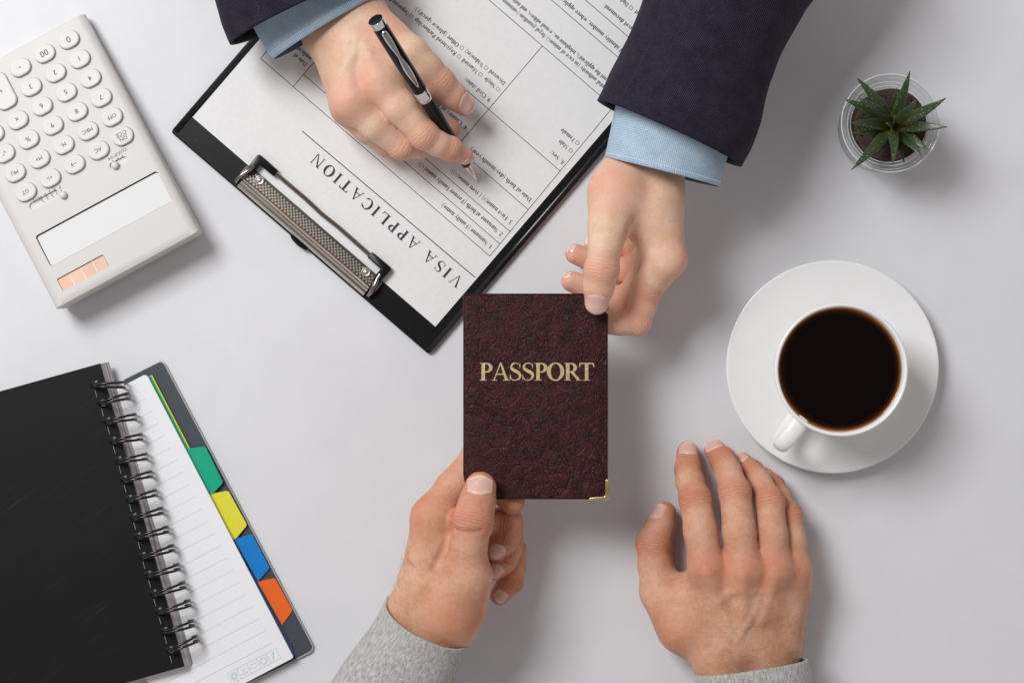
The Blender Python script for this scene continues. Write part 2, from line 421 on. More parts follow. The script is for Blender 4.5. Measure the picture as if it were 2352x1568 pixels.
def glyph(ch, T=0.155, n=0.045):
    sf = 0.038; o = 0.10
    st = lambda x, w=T: [rect(x, 0, x + w, 1), rect(x - o, 0, x + w + o, sf), rect(x - o, 1 - sf, x + w + o, 1)]
    if ch == 'I': return st(0.17), 0.503
    if ch in 'PR':
        g = st(0.16) + [rect(0.16 + T, 1 - n, 0.46, 1), rect(0.16 + T, 0.45, 0.46, 0.45 + n)] + ring(0.45, 0.725, 0.34, 0.275, T, n, -90, 90, 16)
        if ch == 'P': return g, 0.84
        return g + [[(0.42, 0.46), (0.60, 0.48), (0.97, 0.03), (0.80, 0.03)], rect(0.74, 0, 1.04, sf)], 1.0
    if ch == 'A':
        return [[(0.13, 0.02), (0.19, 0.02), (0.55, 0.97), (0.50, 1.02)], [(0.48, 1.02), (0.57, 1.02), (0.96, 0.02), (0.78, 0.02)],
                rect(0.24, 0.32, 0.74, 0.32 + n), rect(0.02, 0, 0.32, sf), rect(0.66, 0, 1.07, sf)], 1.09
    if ch == 'V':
        return [[(0.13, 0.98), (0.31, 0.98), (0.60, -0.02), (0.52, -0.02)], [(0.89, 0.98), (0.95, 0.98), (0.60, -0.02), (0.54, 0.02)],
                rect(0.01, 1 - sf, 0.42, 1), rect(0.76, 1 - sf, 1.06, 1)], 1.09
    if ch == 'O': return ring(0.54, 0.5, 0.49, 0.52, T * 1.08, n, 0, 360, 44), 1.09
    if ch == 'C':
        return ring(0.53, 0.5, 0.48, 0.52, T * 1.05, n, 42, 318, 40) + [[(0.86, 0.66), (0.90, 0.66), (0.90, 1.0), (0.86, 0.9)], [(0.84, 0.12), (0.90, 0.16), (0.93, 0.22), (0.89, 0.24)]], 1.01
    if ch == 'L': return st(0.16) + [rect(0.26, 0, 0.82, n), [(0.80, 0), (0.86, 0.28), (0.83, 0.28), (0.72, n)]], 0.92
    if ch == 'T':
        return [rect(0.46 - T / 2, 0, 0.46 + T / 2, 1), rect(0.46 - T / 2 - o, 0, 0.46 + T / 2 + o, sf), rect(0.04, 1 - n, 0.88, 1),
                [(0.03, 0.74), (0.06, 0.74), (0.14, 1 - n), (0.04, 1)], [(0.89, 0.74), (0.86, 0.74), (0.78, 1 - n), (0.88, 1)]], 0.92
    if ch == 'N':
        return [rect(0.17, 0, 0.17 + n, 1), rect(0.86, 0, 0.86 + n, 1), [(0.13, 1), (0.32, 1), (0.91, -0.02), (0.83, -0.02)],
                rect(0.05, 0, 0.33, sf), rect(0.75, 1 - sf, 1.04, 1), rect(0.02, 1 - sf, 0.2, 1)], 1.09
    if ch == 'S':
        pts = [(0.66, 0.80), (0.60, 0.92), (0.44, 0.985), (0.26, 0.94), (0.17, 0.80), (0.22, 0.65), (0.40, 0.54), (0.58, 0.44), (0.67, 0.30), (0.62, 0.12), (0.42, 0.02), (0.24, 0.05), (0.14, 0.16), (0.10, 0.28)]
        ws = [0.04, 0.045, 0.05, 0.08, 0.13, 0.16, 0.18, 0.18, 0.15, 0.10, 0.055, 0.05, 0.045, 0.04]
        cl = []
        P = np.array(pts)
        for i in range(len(pts) - 1):
            p0, p1, p2, p3 = P[max(i - 1, 0)], P[i], P[i + 1], P[min(i + 2, len(P) - 1)]
            for t in (0, 0.33, 0.66):
                q = 0.5 * ((2 * p1) + (-p0 + p2) * t + (2 * p0 - 5 * p1 + 4 * p2 - p3) * t * t + (-p0 + 3 * p1 - 3 * p2 + p3) * t ** 3)
                cl.append((q[0], q[1], ws[i] * (1 - t) + ws[i + 1] * t))
        cl.append((*pts[-1], ws[-1]))
        return strip(cl) + [[(0.64, 0.70), (0.68, 0.70), (0.68, 1.0), (0.64, 0.9)], [(0.09, 0.0), (0.13, 0.12), (0.13, 0.33), (0.09, 0.33)]], 0.84
    return [], 0.38
def put_serif(mb, s, frame3, x0, x1, y0, cap, T=0.155, n=0.045, mi=0, dz=0.002, thick=0.0):
    """frame3(x,y,z)"""
    gs = [glyph(c, T, n) for c in s]
    nat = sum(g[1] for g in gs) * cap
    track = ((x1 - x0) - nat) / (len(s) - 1)
    x = x0; k = 0
    for polys, w in gs:
        for p in polys:
            k += 1
            zz = thick + dz * (k % 40)
            a2 = sum(p[i][0] * p[(i + 1) % len(p)][1] - p[(i + 1) % len(p)][0] * p[i][1] for i in range(len(p)))
            q = p if a2 > 0 else p[::-1]
            if thick > 0:
                m = len(q)
                vs = [frame3(x + a * cap, y0 + b * cap, zz) for a, b in q] + [frame3(x + a * cap, y0 + b * cap, -0.05) for a, b in q]
                mb.add(vs, [tuple(range(m))] + [(i, m + i, m + (i + 1) % m, (i + 1) % m) for i in range(m)], mi)
            else:
                mb.add([frame3(x + a * cap, y0 + b * cap, zz) for a, b in q], [tuple(range(len(q)))], mi)
        x += w * cap + track

def small_glyph(c, T=0.215, n=0.10):
    X = 0.68
    def stem(x, y0, y1, flag=True, foot=True):
        q = [rect(x - T / 2, y0, x + T / 2, y1)]
        if foot: q.append(rect(x - .17, y0, x + .17, y0 + .05))
        if flag: q.append([(x - .19, y1 - .10), (x - .02, y1 - .10), (x - .02, y1), (x - T / 2, y1)])
        return q
    def arch(x0, x1): return strip([(x0, .54, .05), (x0 + .10, .64, .07), ((x0 + x1) / 2 + .04, .665, .09), (x1 - .02, .58, T), (x1, .44, T)])
    oval = lambda cx, w=.31, a=0, b=360: ring(cx, X / 2, w, X / 2 + .012, T, n, a, b, 18)
    slab = lambda x, y, h=.16: rect(x - h, y, x + h, y + .05)
    if c == ' ': return [], .39
    if c == 'n': return stem(.18, 0, X) + arch(.18, .58) + stem(.58, 0, .5, False), .755
    if c == 'h': return stem(.18, 0, 1.03) + arch(.18, .58) + stem(.58, 0, .5, False), .755
    if c == 'm': return stem(.18, 0, X) + arch(.18, .58) + stem(.58, 0, .5, False) + arch(.58, .98) + stem(.98, 0, .5, False), 1.175
    if c == 'u': return [rect(.17 - T / 2, .16, .17 + T / 2, X), slab(.14, X - .05, .12), rect(.57 - T / 2, 0, .57 + T / 2, X), slab(.55, X - .05, .13), rect(.57, 0, .72, .05)] + strip([(.17, .2, T), (.22, .07, .12), (.36, .02, .08), (.52, .12, .06)]), .755
    if c == 'r': return stem(.18, 0, X) + strip([(.2, .52, .05), (.3, .62, .08), (.42, .63, .12), (.5, .58, .12)]), .52
    if c == 'o': return oval(.377), .755
    if c == 'e': return oval(.36, .3, 0, 318) + [rect(.16, .37, .62, .37 + n)], .67
    if c == 'c': return oval(.37, .31, 48, 318) + [rect(.5, .46, .62, .58)], .67
    if c == 'd': return oval(.33, .29, 40, 320) + [rect(.56 - T / 2, 0, .56 + T / 2, 1.03), rect(.56, 0, .72, .05), rect(.42, .96, .56, 1.03)], .755
    if c == 'b': return oval(.42, .29, -140, 140) + [rect(.18 - T / 2, 0, .18 + T / 2, 1.03), rect(.02, .96, .18, 1.03)], .755
    if c == 'p': return oval(.43, .29, -140, 140) + stem(.18, -.33, X), .755
    if c == 'q': return oval(.33, .29, 40, 320) + stem(.57, -.33, X, False), .755
    if c == 'a': return ring(.27, .2, .22, .2, .13, n, 40, 300, 14) + [rect(.49 - T / 2, .04, .49 + T / 2, .5), rect(.5, 0, .66, .06), rect(.26, .36, .45, .41)] + strip([(.1, .5, .12), (.16, .62, .09), (.3, .66, .07), (.44, .61, .12), (.49, .48, T)]), .67
    if c == 'g': return ring(.35, .45, .25, .23, .12, n, 0, 360, 16) + ring(.36, -.15, .32, .17, .10, .06, 0, 360, 16) + [rect(.5, .58, .72, .65), rect(.14, .06, .5, .15)], .755
    if c == 's': return [[(x * .68, y * X) for x, y in q] for q in glyph('S', T, n)[0]], .59
    if c == 't': return [rect(.2 - T / 2, .08, .2 + T / 2, .86), rect(.02, X - .06, .4, X)] + strip([(.2, .1, T), (.25, .03, .09), (.4, .06, .05)]), .42
    if c == 'f': return [rect(.2 - T / 2, 0, .2 + T / 2, .85), slab(.2, 0), rect(.02, X - .06, .42, X)] + strip([(.2, .82, T), (.25, .97, .1), (.38, 1.02, .07), (.5, .95, .12)]), .5
    if c == 'i': return stem(.21, 0, X) + [rect(.13, .86, .29, 1.02)], .42
    if c == 'j': return [rect(.14, -.2, .28, X), rect(.13, .86, .29, 1.02), rect(0, -.33, .2, -.22)], .42
    if c == 'l': return stem(.21, 0, 1.03), .42
    V = lambda x0, xm, x1, y0=0: [[(x0, X), (x0 + T * 1.1, X), (xm + .05, y0), (xm - .04, y0)], [(x1 - .06, X), (x1, X), (xm + .04, y0), (xm - .02, y0)]]
    if c == 'v': return V(.06, .39, .68) + [slab(.13, X - .05, .13), slab(.64, X - .05, .1)], .755
    if c == 'w': return V(.05, .34, .56) + V(.45, .74, 1.02) + [slab(.12, X - .05, .13), slab(.98, X - .05, .1)], 1.09
    if c == 'y': return V(.06, .39, .68) + [slab(.13, X - .05, .13), slab(.64, X - .05, .1)] + strip([(.4, .06, .07), (.3, -.2, .07), (.2, -.29, .09), (.06, -.27, .12)]), .755
    if c == 'x': return [[(.08, X), (.26, X), (.66, 0), (.48, 0)], [(.56, X), (.62, X), (.18, 0), (.1, 0)], slab(.16, X - .05, .14), slab(.6, X - .05, .1), slab(.14, 0, .1), slab(.58, 0, .15)], .755
    if c == 'k': return stem(.18, 0, 1.03) + [[(.24, .34), (.5, X), (.58, X), (.3, .34)], [(.28, .42), (.38, .46), (.72, 0), (.52, 0)], slab(.56, X - .05, .13), slab(.62, 0, .12)], .755
    if c == 'z': return [rect(.06, X - .07, .6, X), rect(.06, 0, .62, .07), [(.46, X), (.6, X), (.2, 0), (.06, 0)]], .67
    if c == 'D': return [rect(.17, 0, .17 + T, 1), rect(.04, 0, .45, .05), rect(.04, .95, .45, 1)] + ring(.45, .5, .57, .5, T, .05, -90, 90, 20), 1.09
    if c == 'F': return [rect(.17, 0, .17 + T, 1), slab(.24, 0), rect(.04, .95, .76, 1), rect(.72, .74, .76, 1), rect(.3, .48, .58, .53), rect(.55, .38, .59, .64)], .84
    if c == 'M': return [rect(.16, 0, .22, 1), rect(1.02, 0, 1.17, 1), [(.16, 1), (.32, 1), (.72, 0), (.62, 0)], [(1.02, 1), (1.1, 1), (.72, 0), (.66, 0)], slab(.18, 0, .14), slab(1.1, 0, .2), rect(.03, .95, .3, 1), rect(1.0, .95, 1.31, 1)], 1.34
    if c == 'W':
        U = lambda a, b, d: [[(a, 1), (a + .17, 1), (b + .05, 0), (b - .05, 0)], [(d - .07, 1), (d, 1), (b + .05, 0), (b - .02, 0)]]
        return U(.05, .45, .74) + U(.55, .95, 1.36) + [rect(0, .95, .34, 1), rect(.5, .95, .8, 1), rect(1.14, .95, 1.42, 1)], 1.43
    if c in 'ACILNOPRSTV': return glyph(c, T, n)
    if c == '0': return ring(.377, .5, .32, .5, T, n, 0, 360, 22), .755
    if c == '1': return [rect(.33, 0, .33 + T, 1), slab(.4, 0, .2), [(.16, .86), (.36, 1), (.36, .9), (.18, .82)]], .755
    if c == '2': return strip([(.1, .75, .08), (.2, .93, .1), (.38, .96, .1), (.54, .82, T), (.52, .6, T), (.34, .32, .12), (.12, .06, .09)]) + [rect(.08, 0, .66, .12)], .755
    if c == '3': return strip([(.12, .84, .08), (.26, .96, .09), (.46, .9, T), (.48, .7, T), (.32, .55, .08)]) + strip([(.32, .55, .08), (.54, .42, T), (.55, .18, T), (.36, .03, .1), (.1, .06, .12)]), .755
    if c == '6': return ring(.39, .3, .29, .3, T, n, 0, 360, 20) + strip([(.17, .3, T), (.22, .65, T), (.4, .88, .1), (.64, .98, .06)]), .755
    if c == '8': return ring(.38, .74, .24, .25, .13, n, 0, 360, 18) + ring(.38, .26, .29, .27, .13, n, 0, 360, 18), .755
    if c == '9': return ring(.36, .7, .29, .3, T, n, 0, 360, 20) + strip([(.58, .7, T), (.53, .35, T), (.35, .12, .1), (.1, .02, .06)]), .755
    if c == '.': return [rect(.1, 0, .26, .16)], .38
    if c == ',': return [rect(.1, 0, .26, .16), [(.16, 0), (.26, 0), (.14, -.2), (.08, -.2)]], .38
    if c == ':': return [rect(.13, 0, .29, .16), rect(.13, .5, .29, .66)], .42
    if c == '(': return strip([(.42, 1.03, .04), (.22, .8, .09), (.14, .35, .12), (.22, -.1, .09), (.42, -.33, .04)]), .5
    if c == ')': return strip([(.08, 1.03, .04), (.28, .8, .09), (.36, .35, .12), (.28, -.1, .09), (.08, -.33, .04)]), .5
    if c == '/': return [[(.34, 1.02), (.42, 1.02), (.08, -.04), (0, -.04)]], .42
    if c == '-': return [rect(.06, .3, .44, .4)], .5
    if c == "'": return [[(.1, 1.0), (.22, 1.0), (.18, .7), (.13, .7)]], .32
    return [], .4
def put_small(mb, txt, frame, x0, width, base, cap):
    gs = [small_glyph(c) for c in txt]
    kx = width / (sum(g[1] for g in gs) * cap) if width else 1.0
    x = x0; k = 0
    for polys, w in gs:
        for p in polys:
            k += 1
            a2 = sum(p[i][0] * p[(i + 1) % len(p)][1] - p[(i + 1) % len(p)][0] * p[i][1] for i in range(len(p)))
            q = p if a2 > 0 else p[::-1]
            mb.add([frame(x + a * cap * kx, base - b * cap) + np.array([0, 0, 0.0015 * (k % 30)]) for a, b in q], [tuple(range(len(q)))])
        x += w * cap * kx

# ------------------------------------------------------------------ table
mb = MB()
rows = []
for i in range(3):
    rows.append([(-900 + 900 * j, -700 + 700 * i, 0) for j in range(3)])
mb.grid(rows)
tb = MB()
tb.prism([(-900, -700), (900, -700), (900, 700), (-900, 700)], -30, 0)
tbl = tb.build('table', M_table, smooth=False)
tag(tbl, 'smooth off-white tabletop everything lies on', kind='structure')

# ------------------------------------------------------------------ clipboard
EXI = np.array([-.7577, -.6526]); EYI = np.array([.6526, -.7577])
def F(a, b, z):
    """form coordinates in mm: a along the lines of text, b down the page"""
    o = W(1000, 750, 4.0)
    return np.array([o[0] + a * EXI[0] + b * EYI[0], o[1] - a * EXI[1] - b * EYI[1], z])
def rrect(x0, y0, x1, y1, r, n=5):
    out = []
    for cx, cy, a0 in ((x1 - r, y1 - r, 0), (x0 + r, y1 - r, 90), (x0 + r, y0 + r, 180), (x1 - r, y0 + r, 270)):
        for i in range(n + 1):
            t = math.radians(a0 + 90 * i / n); out.append((cx + r * math.cos(t), cy + r * math.sin(t)))
    return out
Ff = lambda v: F(v[0], v[1], v[2])

cb = empty('clipboard', F(100, 0, 0), 'black vinyl clipboard with a metal clip, holding the visa form', 'clipboard')
m = MB(); m.prism(rrect(-8.3, -16.6, 214.6, 312, 1.6), 0.3, 3.6, fx=Ff)
m.build('board', M_board, cb, bevel=0.7, seg=3, sharp=40)
m = MB()
loop = rrect(-6.9, -15.6, 213.2, 310.6, 2.2)
# raised welt along both long edges
for a in (-6.6, 212.6):
    m.tube([F(a, -14.5, 3.5), F(a, 100, 3.5), F(a, 310, 3.5)], 1.9, 12, ell=(0.55, 1.15))
m.build('edge_welt', M_piping, cb, fixn=True)

# clip
cl = empty('metal_clip', F(103, -8, 4), None, None); cl.parent = cb
bpy.context.view_layer.update(); cl.matrix_parent_inverse = cb.matrix_world.inverted()
cl_par = cl
bpy.data.objects.remove(cl)
m = MB()
prof = [(-14.8, 3.8), (-15.4, 5.2), (-14.9, 6.6), (-13.2, 7.4), (-11.4, 7.2), (-10.6, 6.5), (-10.3, 6.4)]
m.grid([[F(49, b, z) for b, z in prof], [F(158, b, z) for b, z in prof]])
prof2 = [(-10.3, 6.4), (-9.8, 7.3), (-9.0, 7.7), (-8.2, 7.3), (-7.8, 6.3)]
m.grid([[F(49.6, b, z) for b, z in prof2], [F(157.4, b, z) for b, z in prof2]])
# feet under the plate ends
m.prism(rrect(44.5, -10, 52, 0.2, 2.5), 3.62, 4.9, fx=Ff)
m.prism(rrect(155, -10, 162.5, 0.2, 2.5), 3.62, 4.9, fx=Ff)
plate = m.build('clip_plate', M_metal, cb, sharp=50)
m = MB()   # checkered face: raised cells on a darker ground
m.grid([[F(49.6, b, z) for b, z in ((-7.8, 6.3), (-4, 5.9), (0.4, 5.2), (0.7, 4.4))], [F(157.4, b, z) for b, z in ((-7.8, 6.3), (-4, 5.9), (0.4, 5.2), (0.7, 4.4))]])
step = 1.35
for i in range(int(107 / step)):
    for j in range(6):
        if (i + j) % 2: continue
        a = 50 + i * step; b = -7.7 + j * step
        if b + step > 0.3: continue
        zz = lambda q: 6.3 - (q + 7.8) * 0.105 - (0.045 * max(0, q + 4))
        q = [(a, b), (a + step * .96, b), (a + step * .96, b + step * .96), (a, b + step * .96)]
        m.add([F(x, y, zz(y) + 0.18) for x, y in q][::-1], [(0, 1, 2, 3)], 1)
M_ckhi = mat('checker_raised', (0.54, 0.495, 0.44), 0.34, 1.0)
M_cklo = mat('checker_ground', (0.15, 0.13, 0.115), 0.32, 1.0)
m.build('checkered_strip', [M_cklo, M_ckhi], cb, fixn=False, smooth=False)
for a in (57.5, 149.5):
    m = MB(); c = F(a, -2.6, 5.8)
    m.lathe([(0, 1.3), (0.9, 1.2), (1.3, 0.7), (2.0, 0.5), (2.6, 1.1), (3.1, 0.7), (3.3, -0.3)], (c[0], c[1]), 24)
    m.v = [(x, y, z + 5.7) for x, y, z in m.v]
    m.build('rivet', M_rivet, cb)
# wire bail
m = MB()
wpts = [(160.2, -13.5, 6.5), (160.8, -10, 8), (159.8, -6, 9), (158.2, -1, 8), (157.6, 5, 6.5), (156, 7.4, 6.2), (150, 8.0, 5.8), (143, 7.8, 5.6), (118, 7.9, 5.5), (113, 7.7, 5.5), (104, 7.3, 5.5), (95, 7.7, 5.5), (90, 7.9, 5.5), (66, 7.6, 5.6), (58, 7.4, 5.8), (52, 7.2, 6.2), (49.8, 5, 6.5), (49, -1, 8), (47.2, -6, 9), (46.2, -10, 8), (46.8, -13.5, 6.5)]
m.tube([F(*p) for p in wpts], 1.5, 12)
m.build('wire_bail', M_wire, cb)
for a0, s in ((158.6, 1), (48.4, -1)):
    m = MB()
    # L-shaped plastic sleeve
    L = [(a0 + 2.4 * s, 9.2), (a0 + 1.2 * s, 10.4), (a0 - 14.4 * s, 10.2), (a0 - 14.8 * s, 5.4), (a0 - 3.2 * s, 5.2), (a0 - 2.8 * s, -4.2), (a0 + 1.9 * s, -4.6)]
    m.prism(L, 4.6, 8.6, fx=Ff)
    for k in range(3):
        x = a0 - 1.9 * s + 1.1 * s * k
        m.prism(rect(min(x, x + .5 * s), -3.6, max(x, x + .5 * s), 1.2), 8.58, 8.95, fx=Ff)
    m.build('plastic_sleeve', M_capplastic, cb, bevel=0.5, seg=2, sharp=45)
m = MB()
m.prism([(103.6 + 7.2 * math.cos(t), -16.6 - 2.0 * math.sin(t)) for t in np.linspace(0, math.pi, 16)], 3.0, 5.2, fx=Ff)
m.build('thumb_tab', mat('dark_tab', (0.05, 0.045, 0.04), 0.25, 0.9), cb, bevel=0.4, sharp=45)

# ------------------------------------------------------------------ form
ZP = 3.85
def zpap(a, b):
    """slightly lifted sheet"""
    n = noise.noise(Vector((a * 0.012, b * 0.012, 3.1))) * 0.5 + 0.5
    edge = min(1.0, max(0.0, (min(a, 210 - a, b)) / 25.0))
    return ZP + 0.35 * n * edge + (0.5 * (1 - min(1, b / 14.0)) ** 2 * (1 - min(1.0, a / 26.0)) if a < 26 and b < 14 else 0)
form = empty('visa_form', F(105, 100, 4), 'white printed VISA APPLICATION form clipped on the black clipboard', 'form')
m = MB()
rows = []
for i in range(61):
    b = 297 * i / 60
    rows.append([F(210 * j / 42, b, zpap(210 * j / 42, b)) for j in range(43)])
m.grid(rows)
sheet = m.build('paper_sheet', M_paper, form, fixn=True)
fo = lambda dz: (lambda a, b: F(a, b, zpap(a, b) + dz))
def ftext(mb, s, a0, a1, base, cap=2.75):
    fr = lambda x, y: F(x, y, zpap(x, y) + 0.06)
    # y is up in text, b grows down
    put_small(mb, s, fr, a0, (a1 - a0) if a1 else None, base, cap * 1.06)
def fline(mb, a0, b0, a1, b1, w):
    n = max(2, int(math.hypot(a1 - a0, b1 - b0) / 5)); dx, dy = a1 - a0, b1 - b0; l = math.hypot(dx, dy); nx, ny = -dy / l * w / 2, dx / l * w / 2
    rows = []
    for i in range(n + 1):
        t = i / n; a = a0 + dx * t; b = b0 + dy * t; z = zpap(a, b) + 0.055
        rows.append([F(a + nx, b + ny, z), F(a - nx, b - ny, z)])
    mb.grid(rows)
t = MB()
put_serif(t, 'VISA APPLICATION', lambda x, y, z: F(x, 35.6 - (y), zpap(x, 35) + 0.06 + z), 5.2, 133.2, 0, 7.6, T=0.21, n=0.078)
t.build('heading', M_ink, form, smooth=False, fixn=False)
t = MB()
LN = 0.42
fline(t, 1.2, 41.4, 149.6, 40.0, 0.62)
for b, a0, a1 in ((58.2, 3.1, 201.3), (68.6, 3.3, 173), (79.1, 3.3, 173), (97.7, 3.6, 173), (130.5, 4.1, 201), (184.9, 5.5, 201), (211.6, 6, 201), (226.1, 6.3, 201), (252, 6.5, 201)):
    fline(t, a0, b, a1, b, LN)
fline(t, 3.1, 58.2, 7.6, 290, LN); fline(t, 201.3, 58.2, 203, 290, LN)
fline(t, 66.2, 97.7, 66.7, 184.9, LN); fline(t, 173, 58.2, 173.4, 130.5, LN)
def box(a, base, s=2.1):
    for q in ((a, base - s, a + s, base - s), (a, base, a + s, base), (a, base - s, a, base), (a + s, base - s, a + s, base)):
        fline(t, *q, 0.28)
ftext(t, '1. Surname (Family name):', 5.6, 49.6, 64.6)
ftext(t, '2. Surname at birth (Former family name(s)):', 5.8, 78.8, 75.2)
ftext(t, '3. First name(s) (Given name(s)):', 6.1, 59.4, 85.4)
ftext(t, 'Date of birth (day/month/year):', 6.2, 59.5, 104.6)
ftext(t, '8. Sex:', 6.0, 17.6, 137.3)
box(6.9, 146.2); ftext(t, 'Male', 10.6, 17.9, 146.4)
box(7.0, 152.8); ftext(t, 'Female', 10.6, 21.7, 152.9)
ftext(t, '6. Country of birth:', 69.2, 100.5, 112.9)
ftext(t, '9. Civil status:', 69.2, 91.6, 136.8)
box(69.3, 145.6); ftext(t, 'Single', 72.8, 81.6, 145.6)
box(84.2, 145.4); ftext(t, 'Married', 87.6, 100.6, 145.3)
box(102.6, 145.1); ftext(t, 'Registered Partnership', 106.0, 141.5, 145.0)
box(143.6, 144.7); ftext(t, 'Separated', 146.8, 162.4, 144.5)
ftext(t, 'Divorced', 69.1, 82.4, 151.3); box(84.3, 151.0); ftext(t, 'Widow(er)', 87.6, 102.8, 151.0)
box(104.9, 150.6); ftext(t, 'Other (please specify):', 108.4, 146.6, 150.4)
ftext(t, '10. Parental authority (in case of minors) /legal guardian (surname, first name,', 6.5, 124, 192.0)
ftext(t, 'address if not the applicant\'s, telephone no., e-mail address, and nationality):', 6.5, 0.0 or 112, 196.6)
ftext(t, '11. National identity number, where applicable:', 6.8, 84, 217.6)
ftext(t, '12. Type of travel document:', 7.0, 53.8, 232.8)
box(7.2, 243.0); ftext(t, 'Ordinary passport', 10.6, 35.5, 243.1); box(38.0, 242.8); ftext(t, 'Diplomatic passport', 41.4, 69, 243)
ftext(t, 'Date of', 175.6, 186.5, 75.8); ftext(t, 'application:', 175.6, 193, 80.5)
t.build('printed_text', M_ink, form, smooth=False, fixn=False)

# ------------------------------------------------------------------ calculator
cu_ = np.array([-.8799, -.4752, 0]); cv_ = np.array([.4752, -.8799, 0])
LC, WC = 163.0, 105.0
zt = lambda v: 12.5 + 15.5 * max(0, min(1, v / LC)) + 1.0 * math.sin(max(0, min(1, v / LC)) * math.pi)
O_ = W(192, 28, 12.5)
def C(u, v, dz=0.0, z=None):
    p = O_ + cu_ * u + cv_ * v
    return np.array([p[0], p[1], (zt(v) + dz) if z is None else z])
def uv_of(px, py, dz=0):
    z = 20.0
    for _ in range(6):
        p = W(px, py, z) - O_
        u = p @ cu_; v = p @ cv_; z = zt(v) + dz
    return u, v
calc = empty('calculator', C(50, 80, z=0), 'cream desktop calculator with rounded keys and a blank white screen', 'calculator')
m = MB(); rows = []
vs_ = list(np.linspace(0, LC, 34))
def csec(v, inset=0.0, zdrop=0.0):
    t = zt(v) - zdrop; b0 = 1.5 + (1.5 if v > 155 else 0) + inset * 0.5
    out = []
    r = 6.0; rz = min(4.5, (t - b0) * 0.55)
    u0, u1 = inset, WC - inset
    for k in range(9):
        a = math.radians(180 - 90 * k / 8); out.append((u0 + r + r * math.cos(a), t - rz + rz * math.sin(a)))
    for k in range(1, 9): out.append((u0 + r + (u1 - u0 - 2 * r) * k / 9, t))
    for k in range(9):
        a = math.radians(90 - 90 * k / 8); out.append((u1 - r + r * math.cos(a), t - rz + rz * math.sin(a)))
    rb = 3.5
    out += [(u1 - .6, b0 + 2.5), (u1 - rb, b0)]
    for k in range(1, 9): out.append((u1 - rb - (u1 - u0 - 2 * rb) * k / 9, b0))
    out += [(u0 + rb, b0), (u0 + .6, b0 + 2.5)]
    return out
seq = [(0.6, 2.2, 2.2), (0.0, 1.0, 0.9), (0.6, 0.3, 0.25)] + [(v, 0, 0) for v in vs_[1:-1]] + [(LC - 0.4, 0.0, 0.0), (LC, 0.25, 0.3), (LC - 0.1, 1.0, 1.0)]
seq = [(1.2, 1.4, 1.6), (0.3, 0.9, 0.9), (0.9, 0.25, 0.2)] + seq[3:]
for v, ins, zd in seq:
    rows.append([C(u, v, z=z) for u, z in csec(v, ins, zd)])
m.grid(rows, closed_u=True, cap0=True, cap1=True)
body = m.build('body', M_calc, calc, sharp=50)

def cut(obj, cutter_mb):
    me = cutter_mb.mesh('cutter'); bm = bmesh.new(); bm.from_mesh(me); bmesh.ops.recalc_face_normals(bm, faces=bm.faces); bm.to_mesh(me); bm.free()
    co = bpy.data.objects.new('cutter', me); COL.objects.link(co)
    md = obj.modifiers.new('cut', 'BOOLEAN'); md.object = co; md.operation = 'DIFFERENCE'; md.solver = 'EXACT'
    bpy.context.view_layer.update()
    dg = bpy.context.evaluated_depsgraph_get()
    new = bpy.data.meshes.new_from_object(obj.evaluated_get(dg))
    obj.modifiers.clear(); obj.data = new
    bpy.data.objects.remove(co)
    new.polygons.foreach_set('use_smooth', [True] * len(new.polygons))
    try: new.set_sharp_from_angle(angle=math.radians(40))
    except Exception: pass
def quadfit(pts):
    uv = [uv_of(*p) for p in pts]
    us = [a for a, b in uv]; vs = [b for a, b in uv]
    return sorted(us), sorted(vs)
us, vs = quadfit([(358, 390), (82.5, 544), (117, 617), (396, 458)])
U0, U1 = (us[0] + us[1]) / 2, (us[2] + us[3]) / 2; V0, V1 = (vs[0] + vs[1]) / 2, (vs[2] + vs[3]) / 2
us, vs = quadfit([(131, 641.6), (236, 583), (250, 611), (145, 672)])
SU0, SU1 = (us[0] + us[1]) / 2, (us[2] + us[3]) / 2; SV0, SV1 = (vs[0] + vs[1]) / 2, (vs[2] + vs[3]) / 2
cm = MB(); cm.prism(rrect(U0, V0, U1, V1, 2.0), -1.5, 8, fx=lambda p: C(p[0], p[1], dz=(p[2] if p[2] > 0 else -1.5 + 1.3 * (p[1] - V0) / (V1 - V0)))); cut(body, cm)
cm = MB(); cm.prism(rrect(SU0, SV0, SU1, SV1, 1.0), -1.1, 8, fx=lambda p: C(p[0], p[1], dz=p[2])); cut(body, cm)
slots = [((102, 459), 21.5, 5.0), ((272, 374), 12.5, 4.4)]
for (p, Ls, Ws) in slots:
    u, v = uv_of(*p)
    cm = MB(); cm.prism(rrect(u - Ls / 2, v - Ws / 2, u + Ls / 2, v + Ws / 2, Ws / 2 - .05), -1.4, 8, fx=lambda q: C(q[0], q[1], dz=q[2])); cut(body, cm)
m = MB()
scr = lambda p: C(p[0], p[1], dz=-1.30 + 1.28 * (p[1] - V0) / (V1 - V0) + p[2])
m.prism(rrect(U0 + .15, V0 + 1.0, U1 - .7, V1 - .1, 1.6), -0.1, 0.05, fx=scr)
m.prism(rrect(U0 + .05, V0 + .05, U1 - .05, V1 - .05, 1.9), -0.2, -0.06, mi=1, fx=scr)  # black layer left showing as the painted shadow under the recess wall
m.build('screen', [M_screen, M_gapshade], calc, smooth=False)
m = MB()
so = lambda p: C(p[0], p[1], dz=-1.0 + p[2])
m.prism(rrect(SU0 + .05, SV0 + .05, SU1 - .05, SV1 - .05, 0.9), -0.2, 0.0, mi=2, fx=so)
m.prism(rrect(SU0 + .35, SV0 + .55, SU1 - .15, SV1 - .1, 0.6), 0.0, 0.1, mi=0, fx=so)
for k in (1, 2, 3):
    x = SU0 + (SU1 - SU0) * k / 4
    m.prism(rect(x - .2, SV0 + .5, x + .2, SV1 - .1), 0.1, 0.14, mi=1, fx=so)
